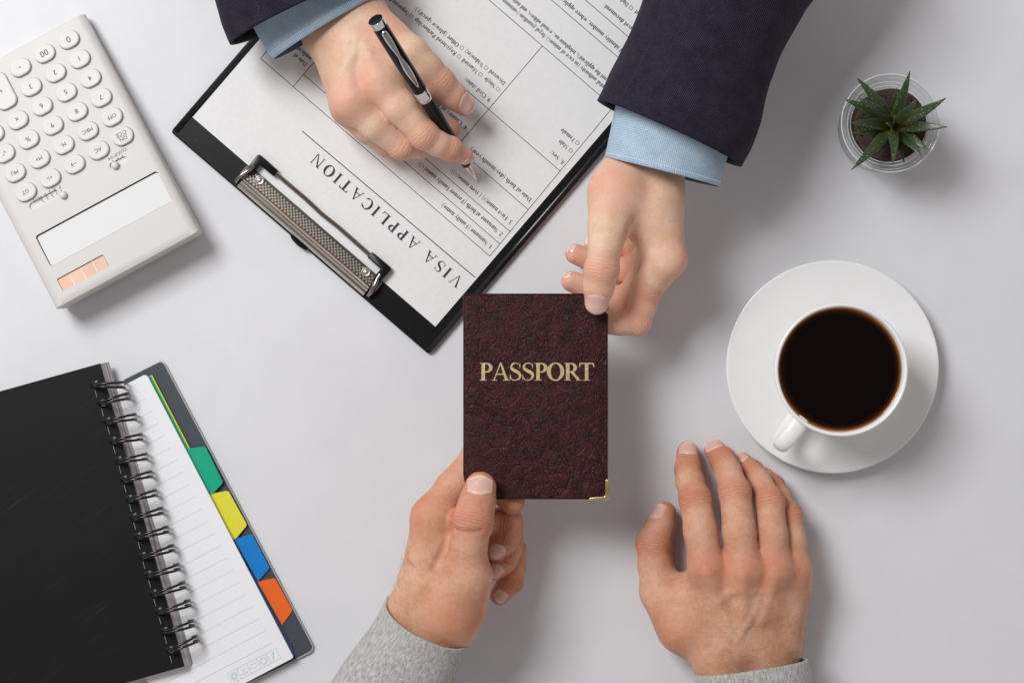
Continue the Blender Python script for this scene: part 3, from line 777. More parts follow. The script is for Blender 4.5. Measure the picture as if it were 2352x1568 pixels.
m.build('solar_panel', [M_solar, M_cellline, M_gapshade], calc, smooth=False)

def stadium(L, Wd, n=10, e=0.0):
    r = Wd / 2; d = (L - Wd) / 2
    return [((d if -90 <= a <= 90 else -d) + r * math.cos(math.radians(a)), r * math.sin(math.radians(a))) for a in list(np.linspace(-90, 90, n)) + list(np.linspace(90.01, 270, n))]
def inset_poly(poly, k, sx, sy):
    return [(x * (sx - k) / sx, y * (sy - k) / sy) for x, y in poly]
def key(u, v, poly, sx, sy, legend, cap=2.6):
    m = MB(); rows = []
    for k, z in ((-0.35, -0.4), (-0.35, 0.05)):
        pass
    for k, z in ((0.0, -0.6), (0.0, 1.5), (0.12, 1.85), (0.4, 2.1), (0.8, 2.2), (1.6, 2.16)):
        rows.append([C(u + x, v + y, dz=z) for x, y in inset_poly(poly, k, sx, sy)])
    m.grid(rows, closed_u=True, cap1=True)
    kb = m.build('key', M_key, calc, sharp=60)
    g = MB()
    g.prism([(x, y) for x, y in inset_poly(poly, -0.2, sx, sy)], -0.2, 0.06, fx=lambda q: C(u + q[0], v + q[1], dz=q[2]))
    g.build('key_shade_ring', M_keyshade, kb, smooth=False)  # flat brown-grey ring, the shade of the key gap put into colour
    t = MB()
    fr = lambda x, y: C(u + x, v + y, dz=2.24)
    if legend == 'ON/C':
        put_text(t, 'ON', fr, 0, 0.6, 2.4, 5.2, 'c'); put_text(t, 'C·CE', fr, 0, -3.0, 2.4, 7.2, 'c')
        t.prism(rect(-3.6, -0.12, 3.6, 0.12), 0, 0.03, fx=lambda q: C(u + q[0], v + q[1], dz=2.22 + q[2]))
    elif legend == 'arrow':
        for q in ([(-1.9, -0.2), (1.7, -0.2), (1.7, 0.2), (-1.9, 0.2)], [(0.5, 1.4), (0.9, 1.6), (2.0, 0.1), (1.7, -0.1)], [(0.5, -1.4), (0.9, -1.6), (2.0, -0.1), (1.7, 0.1)]):
            t.add([fr(*p) for p in q], [(0, 1, 2, 3)])
    elif legend == 'root':
        for q in ([(-1.6, 0.2), (-1.4, 0.4), (-0.5, -1.2), (-0.7, -1.5)], [(-0.75, -1.4), (-0.45, -1.4), (0.6, 1.5), (0.3, 1.5)], [(0.3, 1.2), (1.4, 1.2), (1.4, 1.5), (0.3, 1.5)]):
            t.add([fr(*p) for p in q], [(0, 1, 2, 3)])
    elif legend == '.':
        t.add([fr(*p) for p in rect(-.45, -.45, .45, .45)], [(0, 1, 2, 3)])
    else:
        put_text(t, legend, fr, 0, -cap / 2, cap, None, 'c')
    t.build('key_legend', M_legend, kb, smooth=False, fixn=False)
    return kb
stad = stadium(14.3, 10.9)
KE = [['0', '1', '4', '7', 'OFF', 'ON/C'], ['00', '2', '5', '8', 'MRC', 'AC'], ['.', '3', '6', '9', 'M-', 'arrow'], [None, None, 'x', '%', 'M+', '+/-'], [None, '-', '÷', 'root', 'MU', 'GT']]
for i in range(5):
    for j in range(6):
        L = KE[i][j]
        if L is None: continue
        px, py = 157 - 55.7 * i + 24.8 * j, 91 + 32 * i + 44.4 * j
        u, v = uv_of(px, py, 2.2)
        if u > WC - 6: continue
        cap = 3.9 if L in '0 00'.split() else (2.45 if len(L) > 1 else 3.1)
        key(u, v, stad, 7.15, 5.45, L, cap)
u, v = uv_of(157 - 55.7 * 3 + 24.8 * 0.5, 91 + 32 * 3 + 44.4 * 0.5, 2.2)
key(u, v, rrect(-7.15, -12.4, 7.15, 12.4, 5.2, 8), 7.15, 12.4, '+', 3.0)
# slider switches
tracks = []
for (p, Ls, Ws), (kx, ky), word, pts in ((slots[0], (146, 448), None, None), (slots[1], (265, 380), None, None)):
    u, v = uv_of(*p); ku, kv = uv_of(kx, ky)
    m = MB()
    m.prism(rrect(u - Ls / 2 + .1, v - Ws / 2 + .1, u + Ls / 2 - .1, v + Ws / 2 - .1, Ws / 2 - .2), -1.38, -1.2, fx=lambda q: C(q[0], q[1], dz=q[2]))
    sw = m.build('slider_track', M_key, calc, smooth=False); tracks.append(sw)
    m = MB()
    rows = []
    for r, z in ((2.5, -1.1), (2.5, 1.2), (2.35, 2.1), (1.8, 2.8), (0.9, 3.1), (0.05, 3.15)):
        rows.append([C(ku + r * math.cos(a), kv + r * math.sin(a), dz=z) for a in np.linspace(0, 2 * math.pi, 20, endpoint=False)])
    m.grid(rows, closed_u=True, cap1=True)
    m.build('slider_knob', M_key, sw)
fr = lambda x, y: C(x, y, dz=0.04)
def scale_print(words, dots, sw):
    t = MB()
    for (px, py), w_, cap in words:
        u, v = uv_of(px, py); put_text(t, w_, fr, u, v - cap / 2, cap, None, 'c')
    for (px, py) in dots:
        u, v = uv_of(px, py); t.add([fr(u + .42 * math.cos(a), v + .42 * math.sin(a)) for a in np.linspace(0, 2 * math.pi, 10, endpoint=False)], [tuple(range(10))])
    t.build('slider_scale', M_legend, sw, smooth=False, fixn=False)
scale_print((((137, 430.5), 'F', 2.2), ((126, 435.5), '4', 2.2), ((115, 441.5), '2', 2.2), ((104.5, 448), '0', 2.2), ((93, 454), 'A', 2.2), ((83, 459), 'DD2', 1.6)),
            ((140.5, 438), (130, 444), (119.5, 449.5), (108.5, 455.5), (98, 461.5)), tracks[0])
scale_print((((281, 347), 'CUT', 2.0), ((268, 355.5), 'UP', 2.0), ((254.5, 363), '5/4', 2.0)), ((281, 358), (270.5, 364), (259.5, 370)), tracks[1])

# ------------------------------------------------------------------ notebook
nb = empty('spiral_notebook', W(300, 1250, 0), 'open black spiral notebook with lined page and coloured index tabs', 'notebook')
pd = np.array([.461, .887]); pp = np.array([-.887, .461])     # image directions: down the page, leftwards
def PG(s, l, z):
    """s mm down the page from its top right corner, l mm leftwards"""
    o = W(336, 858, 7.0)
    return np.array([o[0] + s * pd[0] + l * pp[0], o[1] - s * pd[1] - l * pp[1], z])
PL = 209.0
# smoky plastic back cover
m = MB()
bc = [(284, 872), (366, 831), (371, 831.5), (376, 835), (380, 842), (714, 1474), (718, 1484), (716, 1492), (709, 1498), (640, 1533), (520, 1590), (420, 1590), (300, 1100)]
poly = [W(x, y, 1.5)[:2] for x, y in bc]
m.prism(poly, 0.8, 1.5)
m.build('back_cover', M_back, nb, bevel=0.2, smooth=False)
m = MB()
rim = [W(x, y, 1.7) for x, y in [(366, 830.5), (371.5, 831), (377, 835), (381, 842), (548, 1158), (714.5, 1474), (719, 1484), (717, 1492.5), (709, 1498.6), (672, 1517)]]
m.tube(rim, 0.45, 8); m.build('cover_rim', M_backrim, nb)
# index dividers: sheet edge along the page plus the tab
tabs = [('index_tab', M_green, [(424, 1031), (468, 1025), (473, 1028), (511, 1104), (511, 1109), (488, 1134)], 4.4, 1.3),
        ('index_tab', M_yellow, [(480, 1134), (521, 1126.5), (526, 1129), (566, 1202), (566, 1207), (541, 1237)], 3.6, 2.3),
        ('index_tab', M_blue, [(537, 1238), (576, 1226), (580, 1227), (618, 1300), (618, 1305), (593, 1334)], 2.9, 1.0),
        ('index_tab', M_orange, [(591, 1335), (628, 1327), (633, 1329), (671, 1398), (671, 1403), (648, 1434)], 2.2, 1.6)]
for name, M_, pl, z, ext in tabs:
    m = MB()
    m.prism([W(x, y, z)[:2] for x, y in pl], z - 0.2, z)
    s_end = (np.array(pl[-1]) - np.array([336, 858])) @ pd / S0
    m.prism(rect(2, -ext, min(s_end - 1, PL), 12) if ext > 1.1 and z > 3 else rect(s_end - 8, -0.6, PL - 1, 12), z - 0.45, z - 0.25, fx=lambda q: PG(q[0], q[1], q[2]))
    m.build(name, M_, nb, smooth=False)
# right-hand page block
m = MB()
m.prism([(0.0, 2.2), (0.7, 0.7), (2.2, 0.0)] + [(PL - 1.4, 0.0), (PL - .4, .4), (PL, 1.4), (PL, 92), (0, 92)], 5.0, 7.0, fx=lambda q: PG(q[0], q[1], q[2]))
m.build('right_page', M_nbpaper, nb, smooth=False)
m = MB()
for k in range(21):
    s0 = 14.3 + 9.05 * k * 0.992
    w = 0.24 if k < 20 else 0.34
    m.add([PG(s0 - w / 2, 8.0, 7.04), PG(s0 + w / 2, 8.0, 7.04), PG(s0 + w / 2, 86, 7.04), PG(s0 - w / 2, 86, 7.04)], [(0, 1, 2, 3)])
m.build('page_ruling', M_rule, nb, smooth=False)
# weather icon boxes at the foot of the page
m = MB()
def pgline(s0, l0, s1, l1, w=0.22):
    d = np.array([s1 - s0, l1 - l0]); d = d / np.linalg.norm(d); n = np.array([-d[1], d[0]]) * w / 2
    m.add([PG(s0 + n[0], l0 + n[1], 7.05), PG(s1 + n[0], l1 + n[1], 7.05), PG(s1 - n[0], l1 - n[1], 7.05), PG(s0 - n[0], l0 - n[1], 7.05)], [(0, 1, 2, 3)])
sI, lI, cs = 198.2, 7.6, 7.2
for k in range(6): pgline(sI, lI + cs * k, sI + cs, lI + cs * k)
pgline(sI, lI, sI, lI + 5 * cs); pgline(sI + cs, lI, sI + cs, lI + 5 * cs)
for k in (1, 4):
    c = (sI + cs / 2, lI + cs * (k + .5))
    for a in range(16):
        t_ = 2 * math.pi * a / 16; r0 = 1.1 if k == 4 else 1.5; pgline(c[0] + r0 * math.cos(t_), c[1] + r0 * math.sin(t_), c[0] + 2.7 * math.cos(t_), c[1] + 2.7 * math.sin(t_), 0.3)
c = (sI + cs / 2, lI + cs * 2.5)
for a in range(14):
    t0 = 2 * math.pi * a / 14; t1 = 2 * math.pi * (a + 1) / 14; pgline(c[0] + 1.5 * math.cos(t0), c[1] + 2.4 * math.sin(t0), c[0] + 1.5 * math.cos(t1), c[1] + 2.4 * math.sin(t1))
c = (sI + cs / 2, lI + cs * 3.5)
for k in (-1.2, 0, 1.2): pgline(c[0] - 2.2, c[1] + k, c[0] + .2, c[1] + k * .6)
pgline(c[0] + 1.2, c[1] - 2.4, c[0] + 1.2, c[1] + 2.4); pgline(c[0] + 1.2, c[1] - 2.4, c[0] + 2.4, c[1]); pgline(c[0] + 2.4, c[1], c[0] + 1.2, c[1] + 2.4)
c = (sI + cs / 2, lI + cs * .5); pgline(c[0] + 2.2, c[1] + 1.2, c[0] - 2, c[1] - 1.0, 0.45); pgline(c[0] - 2, c[1] - 1, c[0] - 1.2, c[1] + .8, 0.4)
m.build('printed_icons', M_teal, nb, smooth=False)
# folded-over left stack
ld = np.array([.2686, .9633]); lp = np.array([-.9633, .2686])
def LB(s, l, z):
    o = W(229.7, 835.3, 14.0)
    return np.array([o[0] + s * ld[0] + l * lp[0], o[1] - s * ld[1] - l * lp[1], z])
LL = 204.0
m = MB()
z0, z1 = 7.3, 13.4
rows = []
for s in np.linspace(0, LL, 30):
    e = lambda z: -(z1 - z) * 0.75 + 0.15 * math.sin(z * 9 + s * .05)
    rows.append([LB(s, 150, z0)] + [LB(s, e(z), z) for z in np.linspace(z0, z1, 14)] + [LB(s, 150, z1)])
m.grid(rows, cap0=True, cap1=True)
m.build('page_stack', M_edge, nb, sharp=30)
m = MB(); m.prism(rect(-0.3, -0.2, LL, 152), z1 + .03, z1 + .75, fx=lambda q: LB(q[0], q[1], q[2]))
fc = m.build('front_cover', M_nbcover, nb, smooth=False, bevel=0.15)
Lp = [(212, 882), (227, 925), (241, 966), (254, 1011), (267, 1056), (279, 1100), (291, 1144), (301, 1186), (311, 1230), (322, 1275), (335, 1318), (347, 1361), (359, 1402), (372, 1447), (384, 1491)]
Rp = [(287, 883), (298, 908), (313, 956), (327, 1002), (338.5, 1047), (349.5, 1087), (360, 1130), (374.6, 1171), (387, 1214), (400, 1256.5), (412.6, 1300), (426, 1341.6), (437.6, 1383), (445.4, 1429), (454.4, 1464)]
mh = MB()
for (lx, ly), (rx, ry) in zip(Lp, Rp):
    o = W(lx + 6, ly, 14.2); q = o - LB(0, 0, 14.2)
    ldw = np.array([ld[0], -ld[1], 0]); lpw = np.array([lp[0], -lp[1], 0])
    s, l = q @ ldw, q @ lpw
    mh.prism(rect(s - 2.2, l - 2.3, s + 2.6, l + 2.3), z1 + .74, z1 + .80, fx=lambda p: LB(p[0], p[1], p[2]), mi=0)
    mh.prism([(s + 1.0, l - 2.1), (s + 2.5, l - 1.8), (s + 2.3, l + 0.9), (s + 1.2, l + 0.4)], z1 + .80, z1 + .84, fx=lambda p: LB(p[0], p[1], p[2]), mi=1)
    mh.prism([(s - 2.0, l - 2.1), (s - 1.0, l - 2.1), (s - 0.7, l - .6), (s - 1.9, l - 0.4)], z1 + .80, z1 + .84, fx=lambda p: LB(p[0], p[1], p[2]), mi=1)
    # pale worn crease between the holes
    mh.prism(rect(s + 3.6, l + .9, s + 8.6, l + 1.15), z1 + .74, z1 + .78, fx=lambda p: LB(p[0], p[1], p[2]), mi=2)
mh.build('punched_holes', [M_hole, mat('hole_liner', (0.20, 0.20, 0.20), 0.5), mat('worn_edge', (0.35, 0.35, 0.36), 0.5)], fc, smooth=False)
for k, ((lx, ly), (rx, ry)) in enumerate(zip(Lp, Rp)):
    m = MB()
    l = W(lx, ly, 12); r = W(rx, ry, 12)
    d = r - l; hw = np.linalg.norm(d) / 2; d = d / np.linalg.norm(d); c = (l + r) / 2
    side = np.array([d[1], -d[0], 0.0])
    for sg in (-1, 1):
        pts = []
        for a in np.linspace(-0.3 * math.pi, 1.2 * math.pi, 34):
            x = math.cos(a); y = math.sin(a)
            off = sg * (0.35 + 1.35 * ((x + 1) / 2)) + 0.6 * (1 - x) / 2
            pts.append(c + d * hw * x + np.array([0, 0, 1.0]) * (8.6 * y + 1.6) + side * off)
        m.tube(pts, 0.84, 10)
    m.build('ring', M_ring, nb)

# ------------------------------------------------------------------ cup and saucer
sc_c = W(1911.5, 842, 12)
prof = [(0, 3.2), (24, 3.2), (28, 4.0), (40, 7.0), (55, 10.2), (64, 12.3), (67.6, 13.3), (68.8, 13.6), (69.2, 13.1), (68.6, 12.3), (60, 9.8), (44, 5.6), (36, 3.2), (35, 0.4), (32, 0.4), (31, 2.0), (0, 2.0)]
m = MB(); m.lathe(prof, sc_c, 128)
sau = m.build('saucer', M_porc)
sau['label'] = 'round white porcelain saucer under the coffee cup'; sau['category'] = 'saucer'
cc = W(1932, 849, 62)
cup = empty('coffee_cup', (cc[0], cc[1], 4), 'white porcelain cup full of black coffee, on the saucer', 'cup')
outer = [(0, 5.2), (20, 5.2), (22, 3.6), (24, 3.6), (25.5, 6.0), (30, 10), (35, 18), (38.4, 30), (40.2, 44), (41.2, 56), (41.7, 62), (41.6, 62.9), (41.0, 63.5), (40.2, 63.4), (39.4, 62.6), (38.9, 58), (38.0, 46), (35, 24), (28, 12), (18, 8), (0, 7.6)]
m = MB(); m.lathe(outer, cc, 128); m.build('cup_body', M_porc, cup)
m = MB(); hd = np.array([-137, -184, 0]) / 229.4
m_pts = []
for r, z in [(38.5, 54.5), (44, 55.8), (50, 55.9), (55, 54.6), (59, 51.2), (60.6, 46), (60.0, 40), (57, 33), (51, 27), (44, 23.5), (35, 21)]:
    m_pts.append(np.array([cc[0], cc[1], 0]) + hd * r + np.array([0, 0, z]))
P = [np.array(p) for p in m_pts]; dense = []
for i in range(len(P) - 1):
    p0, p1, p2, p3 = P[max(i - 1, 0)], P[i], P[i + 1], P[min(i + 2, len(P) - 1)]
    for t_ in np.linspace(0, 1, 5)[:-1]:
        dense.append(0.5 * ((2 * p1) + (-p0 + p2) * t_ + (2 * p0 - 5 * p1 + 4 * p2 - p3) * t_ ** 2 + (-p0 + 3 * p1 - 3 * p2 + p3) * t_ ** 3))
dense.append(P[-1])
m.tube(dense, [5.9 - 0.8 * min(1, i / 14) for i in range(len(dense))], 20, ell=(0.55, 1.0))
m.build('handle', M_porc, cup)
zc = 57.0
m = MB(); R_c = 38.85
prof_c = [(0, zc)] + [(R_c * k / 20, zc) for k in range(1, 19)] + [(R_c - 1.2, zc + .02), (R_c - .55, zc + .12), (R_c - .2, zc + .32), (R_c + .05, zc + .55)]
m.lathe(prof_c, cc, 96)
cof = m.build('coffee', M_coffee, cup)
# thin brown edge where the coffee is shallow against the wall
ge = nd(M_coffee, 'ShaderNodeNewGeometry')
vm = nd(M_coffee, 'ShaderNodeVectorMath', operation='DISTANCE'); lk(M_coffee, ge.outputs['Position'], vm.inputs[0]); vm.inputs[1].default_value = (cc[0] * MM, cc[1] * MM, zc * MM)
mr = nd(M_coffee, 'ShaderNodeMapRange'); lk(M_coffee, vm.outputs['Value'], mr.inputs[0]); mr.inputs[1].default_value = (R_c - 4.6) * MM; mr.inputs[2].default_value = (R_c - .2) * MM
basecol(M_coffee, ramp(M_coffee, mr.outputs[0], [(0.0, (0.003, 0.0014, 0.001)), (0.5, (0.02, 0.0065, 0.002)), (0.82, (0.14, 0.045, 0.008)), (1.0, (0.36, 0.16, 0.04))]))

# ------------------------------------------------------------------ potted plant
pc = W(2045.5, 283, 45)
pot = empty('potted_succulent', (pc[0], pc[1], 0), 'small spiky green succulent growing in a clear glass pot of soil', 'plant')
g = [(0, 0.4), (23, 0.4), (25.4, 0.9), (26.6, 2.6), (28.4, 16), (30.6, 36), (31.4, 43.6), (31.2, 44.7), (30.5, 45), (29.6, 44.4), (29.0, 42.6), (27.6, 41.2), (25.2, 40.0), (24.2, 38), (23.4, 24), (21.5, 12), (18, 6), (0, 5.4)]
m = MB(); m.lathe(g, pc, 96); m.build('glass_pot', M_glass, pot)
M_glasshi = mat('glass_edge_highlight', (0.80, 0.82, 0.82), 0.06); bsdf(M_glasshi).inputs['Alpha'].default_value = 0.5  # pale half-clear rings painted in as highlight lines on the glass edges
m = MB()
for r_, z_, w_ in ((31.0, 44.6, 0.55), (29.2, 43.2, 0.22), (26.6, 40.8, 0.3), (24.4, 38.8, 0.3)):
    m.tube([(pc[0] + r_ * math.cos(a), pc[1] + r_ * math.sin(a), z_) for a in np.linspace(0, 2 * math.pi, 72, endpoint=False)], w_, 8, closed=True)
m.build('glass_rim_highlight', M_glasshi, pot)
m = MB(); m.tube([(pc[0] + 26.4 * math.cos(a), pc[1] + 26.4 * math.sin(a), 1.6) for a in np.linspace(0, 2 * math.pi, 72, endpoint=False)], .35, 8, closed=True)
m.build('glass_foot_highlight', M_glasshi, pot)
m = MB(); rows = []
for k in range(26):
    r = 23.3 * k / 25 if k else 0.02
    rr = []
    for j in range(72):
        a = 2 * math.pi * j / 72
        p = Vector((pc[0] + 1.9 + r * math.cos(a), pc[1] - .4 + r * math.sin(a), 0))
        z = 37.5 + 1.1 * noise.noise(p * 0.9) + 1.2 * noise.noise(p * 0.25) + 0.5 * noise.noise(p * 2.1)
        rr.append((p.x, p.y, z))
    rows.append(rr)
rows.append([(pc[0] + 22.3 * math.cos(2 * math.pi * j / 72), pc[1] + 22.3 * math.sin(2 * math.pi * j / 72), 20) for j in range(72)])
rows.append([(pc[0] + 16 * math.cos(2 * math.pi * j / 72), pc[1] + 16 * math.sin(2 * math.pi * j / 72), 7) for j in range(72)])
m.grid(rows, closed_u=True, cap1=True)
m.build('soil', M_soil, pot)
gm = MB()
for _ in range(420):
    a = random.uniform(0, 6.283); r = 22.3 * math.sqrt(random.random()); s = random.uniform(0.3, 0.75)
    p = np.array([pc[0] + 1.9 + r * math.cos(a), pc[1] - .4 + r * math.sin(a), 38.2 + random.uniform(-.3, .7)])
    vv = [p + s * np.array(d) * random.uniform(.7, 1.2) for d in ((1, 0, 0), (-1, 0, 0), (0, 1, 0), (0, -1, 0), (0, 0, 1), (0, 0, -1))]
    gm.add(vv, [(0, 2, 4), (2, 1, 4), (1, 3, 4), (3, 0, 4), (2, 0, 5), (1, 2, 5), (3, 1, 5), (0, 3, 5)])
M_grain = mat('soil_grains', (0.07, 0.042, 0.03), 0.95)
basecol(M_grain, ramp(M_grain, noise_tex(M_grain, obco(M_grain), 400, 2), [(0.35, (0.02, 0.012, 0.009)), (0.6, (0.09, 0.055, 0.04)), (0.75, (0.24, 0.17, 0.13))]))
og = gm.build('soil_grains', M_grain, pot, smooth=False); og['kind'] = 'stuff'

def LD(cx, cy): return 1837.5 + cx * .2031, 122.5 + cy * .2031
leaves = [  # tip crop x,y, base crop x,y, tip z, belly width mm, lift
    ((635, 270), (1000, 690), 66, 9.2, 8), ((1245, 200), (1080, 720), 70, 8.6, 8), ((1655, 505), (1170, 770), 66, 9.4, 7), ((1670, 835), (1160, 820), 62, 9.0, 7),
    ((1455, 1090), (1150, 900), 54, 9.2, 5), ((1375, 1165), (1110, 930), 60, 8.4, 6), ((1180, 1240), (1090, 960), 50, 6.8, 4), ((1048, 1252), (1080, 880), 72, 7.6, 10),
    ((1045, 1165), (1010, 930), 62, 6.2, 7), ((578, 1325), (980, 900), 62, 9.0, 6), ((590, 900), (930, 900), 52, 7.4, 5), ((563, 795), (960, 830), 62, 9.0, 7),
    ((500, 520), (920, 740), 58, 9.6, 6), ((655, 505), (1000, 740), 74, 7.6, 9), ((1095, 385), (1030, 660), 54, 7.2, 5), ((1318, 520), (1110, 760), 80, 8.4, 12), ((1060, 700), (1040, 820), 82, 5.5, 12), ((960, 790), (1040, 830), 80, 5.0, 10)]
for (tx, ty), (bx, by), tz, wd, lift in leaves:
    tip = W(*LD(tx, ty), tz); tz = tz - 10; zb = 40 + (tz - 42) * 0.30
    base0 = W(*LD(bx, by), zb)
    cen = W(*LD(1045, 830), zb - 4)
    base = base0 * 0.55 + cen * 0.45
    mid = (base + tip) / 2 + np.array([0, 0, lift])
    d = (tip - base)[:2]; Ld = np.linalg.norm(d); d = d / (Ld + 1e-6); sd = np.array([-d[1], d[0], 0])
    mid[:2] += sd[:2] * random.uniform(-.06, .06) * Ld
    m = MB(); rows = []; al = []
    NS = 18; NR = 14
    for i in range(NS + 1):
        t_ = i / NS
        p = (1 - t_) ** 2 * base + 2 * t_ * (1 - t_) * mid + t_ ** 2 * tip
        tg = 2 * (1 - t_) * (mid - base) + 2 * t_ * (tip - mid); tg /= np.linalg.norm(tg)
        up = np.cross(sd, tg); up *= -1 if up[2] < 0 else 1
        w = wd * 0.5 * (0.80 + 0.35 * math.sin(min(1, t_ * 2.6) * math.pi / 2) - 0.15) * max(0.015, (1 - t_ ** 1.35)) ** 0.82
        th = w * 0.58
        row = []
        for k in range(NR):
            a = 2 * math.pi * k / NR
            x = math.cos(a); y = math.sin(a)
            yy = y * th if y < 0 else y * th * 0.35 + th * 0.15 * abs(x)
            row.append(p + sd * w * x + up * yy)
        rows.append(row); al += [t_] * NR
    m.grid(rows, closed_u=True, cap0=True, cap1=True)
    o = m.build('leaf', M_leaf, pot, fixn=False)
    bm = bmesh.new(); bm.from_mesh(o.data); bmesh.ops.recalc_face_normals(bm, faces=bm.faces); bm.to_mesh(o.data); bm.free()
    a_ = o.data.attributes.new('along', 'FLOAT', 'POINT'); a_.data.foreach_set('value', al)

# ------------------------------------------------------------------ passport
ZB, ZT = 58.0, 62.2
pas = empty('passport', W(1230, 910, 58), 'dark burgundy leather-look passport held between the two people', 'passport')
def PP(px, py, z): return W(px, py, z)
m = MB()
x0, y0 = W(1065, 674, ZT)[:2]; x1, y1 = W(1396, 1146, ZT)[:2]
# two covers with a soft folded spine on the left
n = 40
sec = []
def cover_sec(y):
    out = []
    for k in range(13):
        a = math.radians(90 + 180 * k / 12); out.append((x0 + 2.0 + 2.1 * math.cos(a), y, (ZB + ZT) / 2 + 2.1 * math.sin(a)))
    return out
rows = []
for i in range(n + 1):
    y = y0 + (y1 - y0) * i / n
    wob = 0.12 * math.sin(i * .37)
    top = [(x1 + wob, y, ZT - .9), (x1 + wob, y, ZT - .1), (x1 - 0.6 + wob, y, ZT + .1), (x1 - 1.8, y, ZT - .02), (x1 - 2.2, y, ZT - .02), (x1 - 3.0, y, ZT + .14)] + [(x1 - 3.2 - (x1 - 3.2 - x0 - 6) * k / 12, y, ZT + .16 + 0.12 * noise.noise(Vector((k * .6, i * .25, 2)))) for k in range(1, 13)]
    sp = [(x0 + 2.0 + 2.1 * math.cos(math.radians(90 + 180 * k / 12)) * 1.1, y, (ZB + ZT) / 2 + 2.16 * math.sin(math.radians(90 + 180 * k / 12))) for k in range(13)]
    bot = [(x0 + 10, y, ZB), (x1, y, ZB), (x1 + .2, y, ZB + .9)]
    inner = [(x1 - .2, y, ZB + 1.0), (x0 + 4, y, ZB + 1.0), (x0 + 3, y, (ZB + ZT) / 2), (x0 + 4, y, ZT - 1.0), (x1 - .2, y, ZT - 1.0)]
    rows.append(top + sp + bot + inner)
m.grid(rows, closed_u=True, cap0=True, cap1=True)
m.build('cover', M_leather, pas, sharp=60)
m = MB(); m.prism([(x0 + 4, y0 - 1.5), (x1 - 2, y0 - 1.5), (x1 - 2, y1 + 1.5), (x0 + 4, y1 + 1.5)], ZB + 1.1, ZT - 1.1)
m.build('pages', M_edge, pas, smooth=False)
# welded hem lines and the stitched left edge
m = MB()
for y in (y0 - .5, y1 + .5):
    m.tube([(x0 + 1.5, y, ZT - .05), ((x0 + x1) / 2, y, ZT + .1), (x1 - .5, y, ZT - .05)], 0.5, 8)
ny = int(abs(y1 - y0) / 1.15)
for i in range(ny):
    y = y0 - 0.6 - 1.15 * i
    m.tube([(x0 - .25, y, ZT - 2.6), (x0 - .1, y, ZT - 1.2), (x0 + .6, y, ZT - .3)], 0.3, 6)
m.build('stitched_hem', M_leather, pas)
m = MB()
tx0, tx1 = W(1099.5, 873, ZT)[0], W(1366, 873, ZT)[0]; ty0, ty1 = W(1100, 873.5, ZT)[1], W(1100, 833, ZT)[1]
put_serif(m, 'PASSPORT', lambda x, y, z: np.array([x, y, ZT + .2 + z]), tx0, tx1, ty0, ty1 - ty0, T=0.2, n=0.07, dz=0.003, thick=0.22)
m.build('gold_lettering', M_gold, pas, smooth=False, fixn=False)
# brass corner caps
for sy, yy in ((1, y1), (-1, y0)):
    m = MB()
    cx_, cy_ = x1 + .5, yy - .4 * sy
    ar = [(cx_ - 12.6, cy_), (cx_, cy_), (cx_, cy_ + sy * 13.2), (cx_ - 1.8, cy_ + sy * 12.6), (cx_ - 2.0, cy_ + sy * 3.2), (cx_ - 2.8, cy_ + sy * 2.1), (cx_ - 11.6, cy_ + sy * 1.5)]
    if sy < 0: ar = ar[::-1]
    m.prism(ar, ZB - .3, ZT + .55)
    for k in range(4):
        m.tube([(cx_ - .3 - .55 * k, cy_ + sy * 1.0, ZT + .62), (cx_ - .3 - .42 * k, cy_ + sy * 12.4, ZT + .45)], 0.22, 6)
    m.build('brass_corner', M_brass, pas, bevel=0.3, sharp=40)

# ------------------------------------------------------------------ pen
def A_(cx, cy, z): return W(643.1 + cx * .27344, cy * .27344, z)
tipP = A_(1662, 1532, 4.6); topP = A_(802, 168, 106)
pdir = (topP - tipP); PLn = np.linalg.norm(pdir); pdir = pdir / PLn
pen = empty('ballpoint_pen', tipP, 'glossy black pen with chrome trim held in the writing hand', 'pen')
ps = np.cross(pdir, [0, 0, 1]); ps /= np.linalg.norm(ps); pu = np.cross(ps, pdir)
if pu[2] < 0: pu = -pu
def pen_lathe(prof, name, M_, n=40, par=None):
    m = MB(); rows = []
    for r, s in prof:
        r = r * 0.88
        rows.append([tipP + pdir * s + r * (math.cos(a) * ps + math.sin(a) * pu) for a in np.linspace(0, 2 * math.pi, n, endpoint=False)])
    m.grid(rows, closed_u=True, cap0=True, cap1=True)
    return m.build(name, M_, par or pen, sharp=35)
k = PLn / 150.0
pen_lathe([(0.4, 0), (0.45, 1.5 * k), (0.9, 1.9 * k), (1.3, 3 * k), (2.5, 11 * k), (3.1, 16 * k), (3.3, 17.5 * k)], 'metal_tip', M_tip)
pen_lathe([(3.2, 17.5 * k), (3.7, 19 * k), (4.1, 26 * k), (4.6, 48 * k), (4.9, 70 * k), (4.95, 79.7 * k)], 'lower_barrel', M_pen)
pen_lathe([(5.1, 79.5 * k), (5.3, 79.8 * k), (5.3, 84 * k), (5.1, 84.3 * k), (5.1, 85 * k), (5.4, 85.3 * k), (5.4, 88 * k), (5.2, 88.4 * k)], 'chrome_band', M_chrome)
pen_lathe([(5.25, 88.3 * k), (5.3, 90 * k), (5.5, 110 * k), (5.5, 145 * k)], 'upper_barrel', M_pen)
pen_lathe([(5.5, 145 * k), (5.8, 145.3 * k), (5.8, 149 * k), (5.6, 149.7 * k), (5.2, 149.9 * k)], 'end_collar', M_chrome)
pen_lathe([(5.3, 149.5 * k), (5.25, 150 * k), (4.2, 150.35 * k), (0.1, 150.5 * k)], 'end_cap', M_penend)
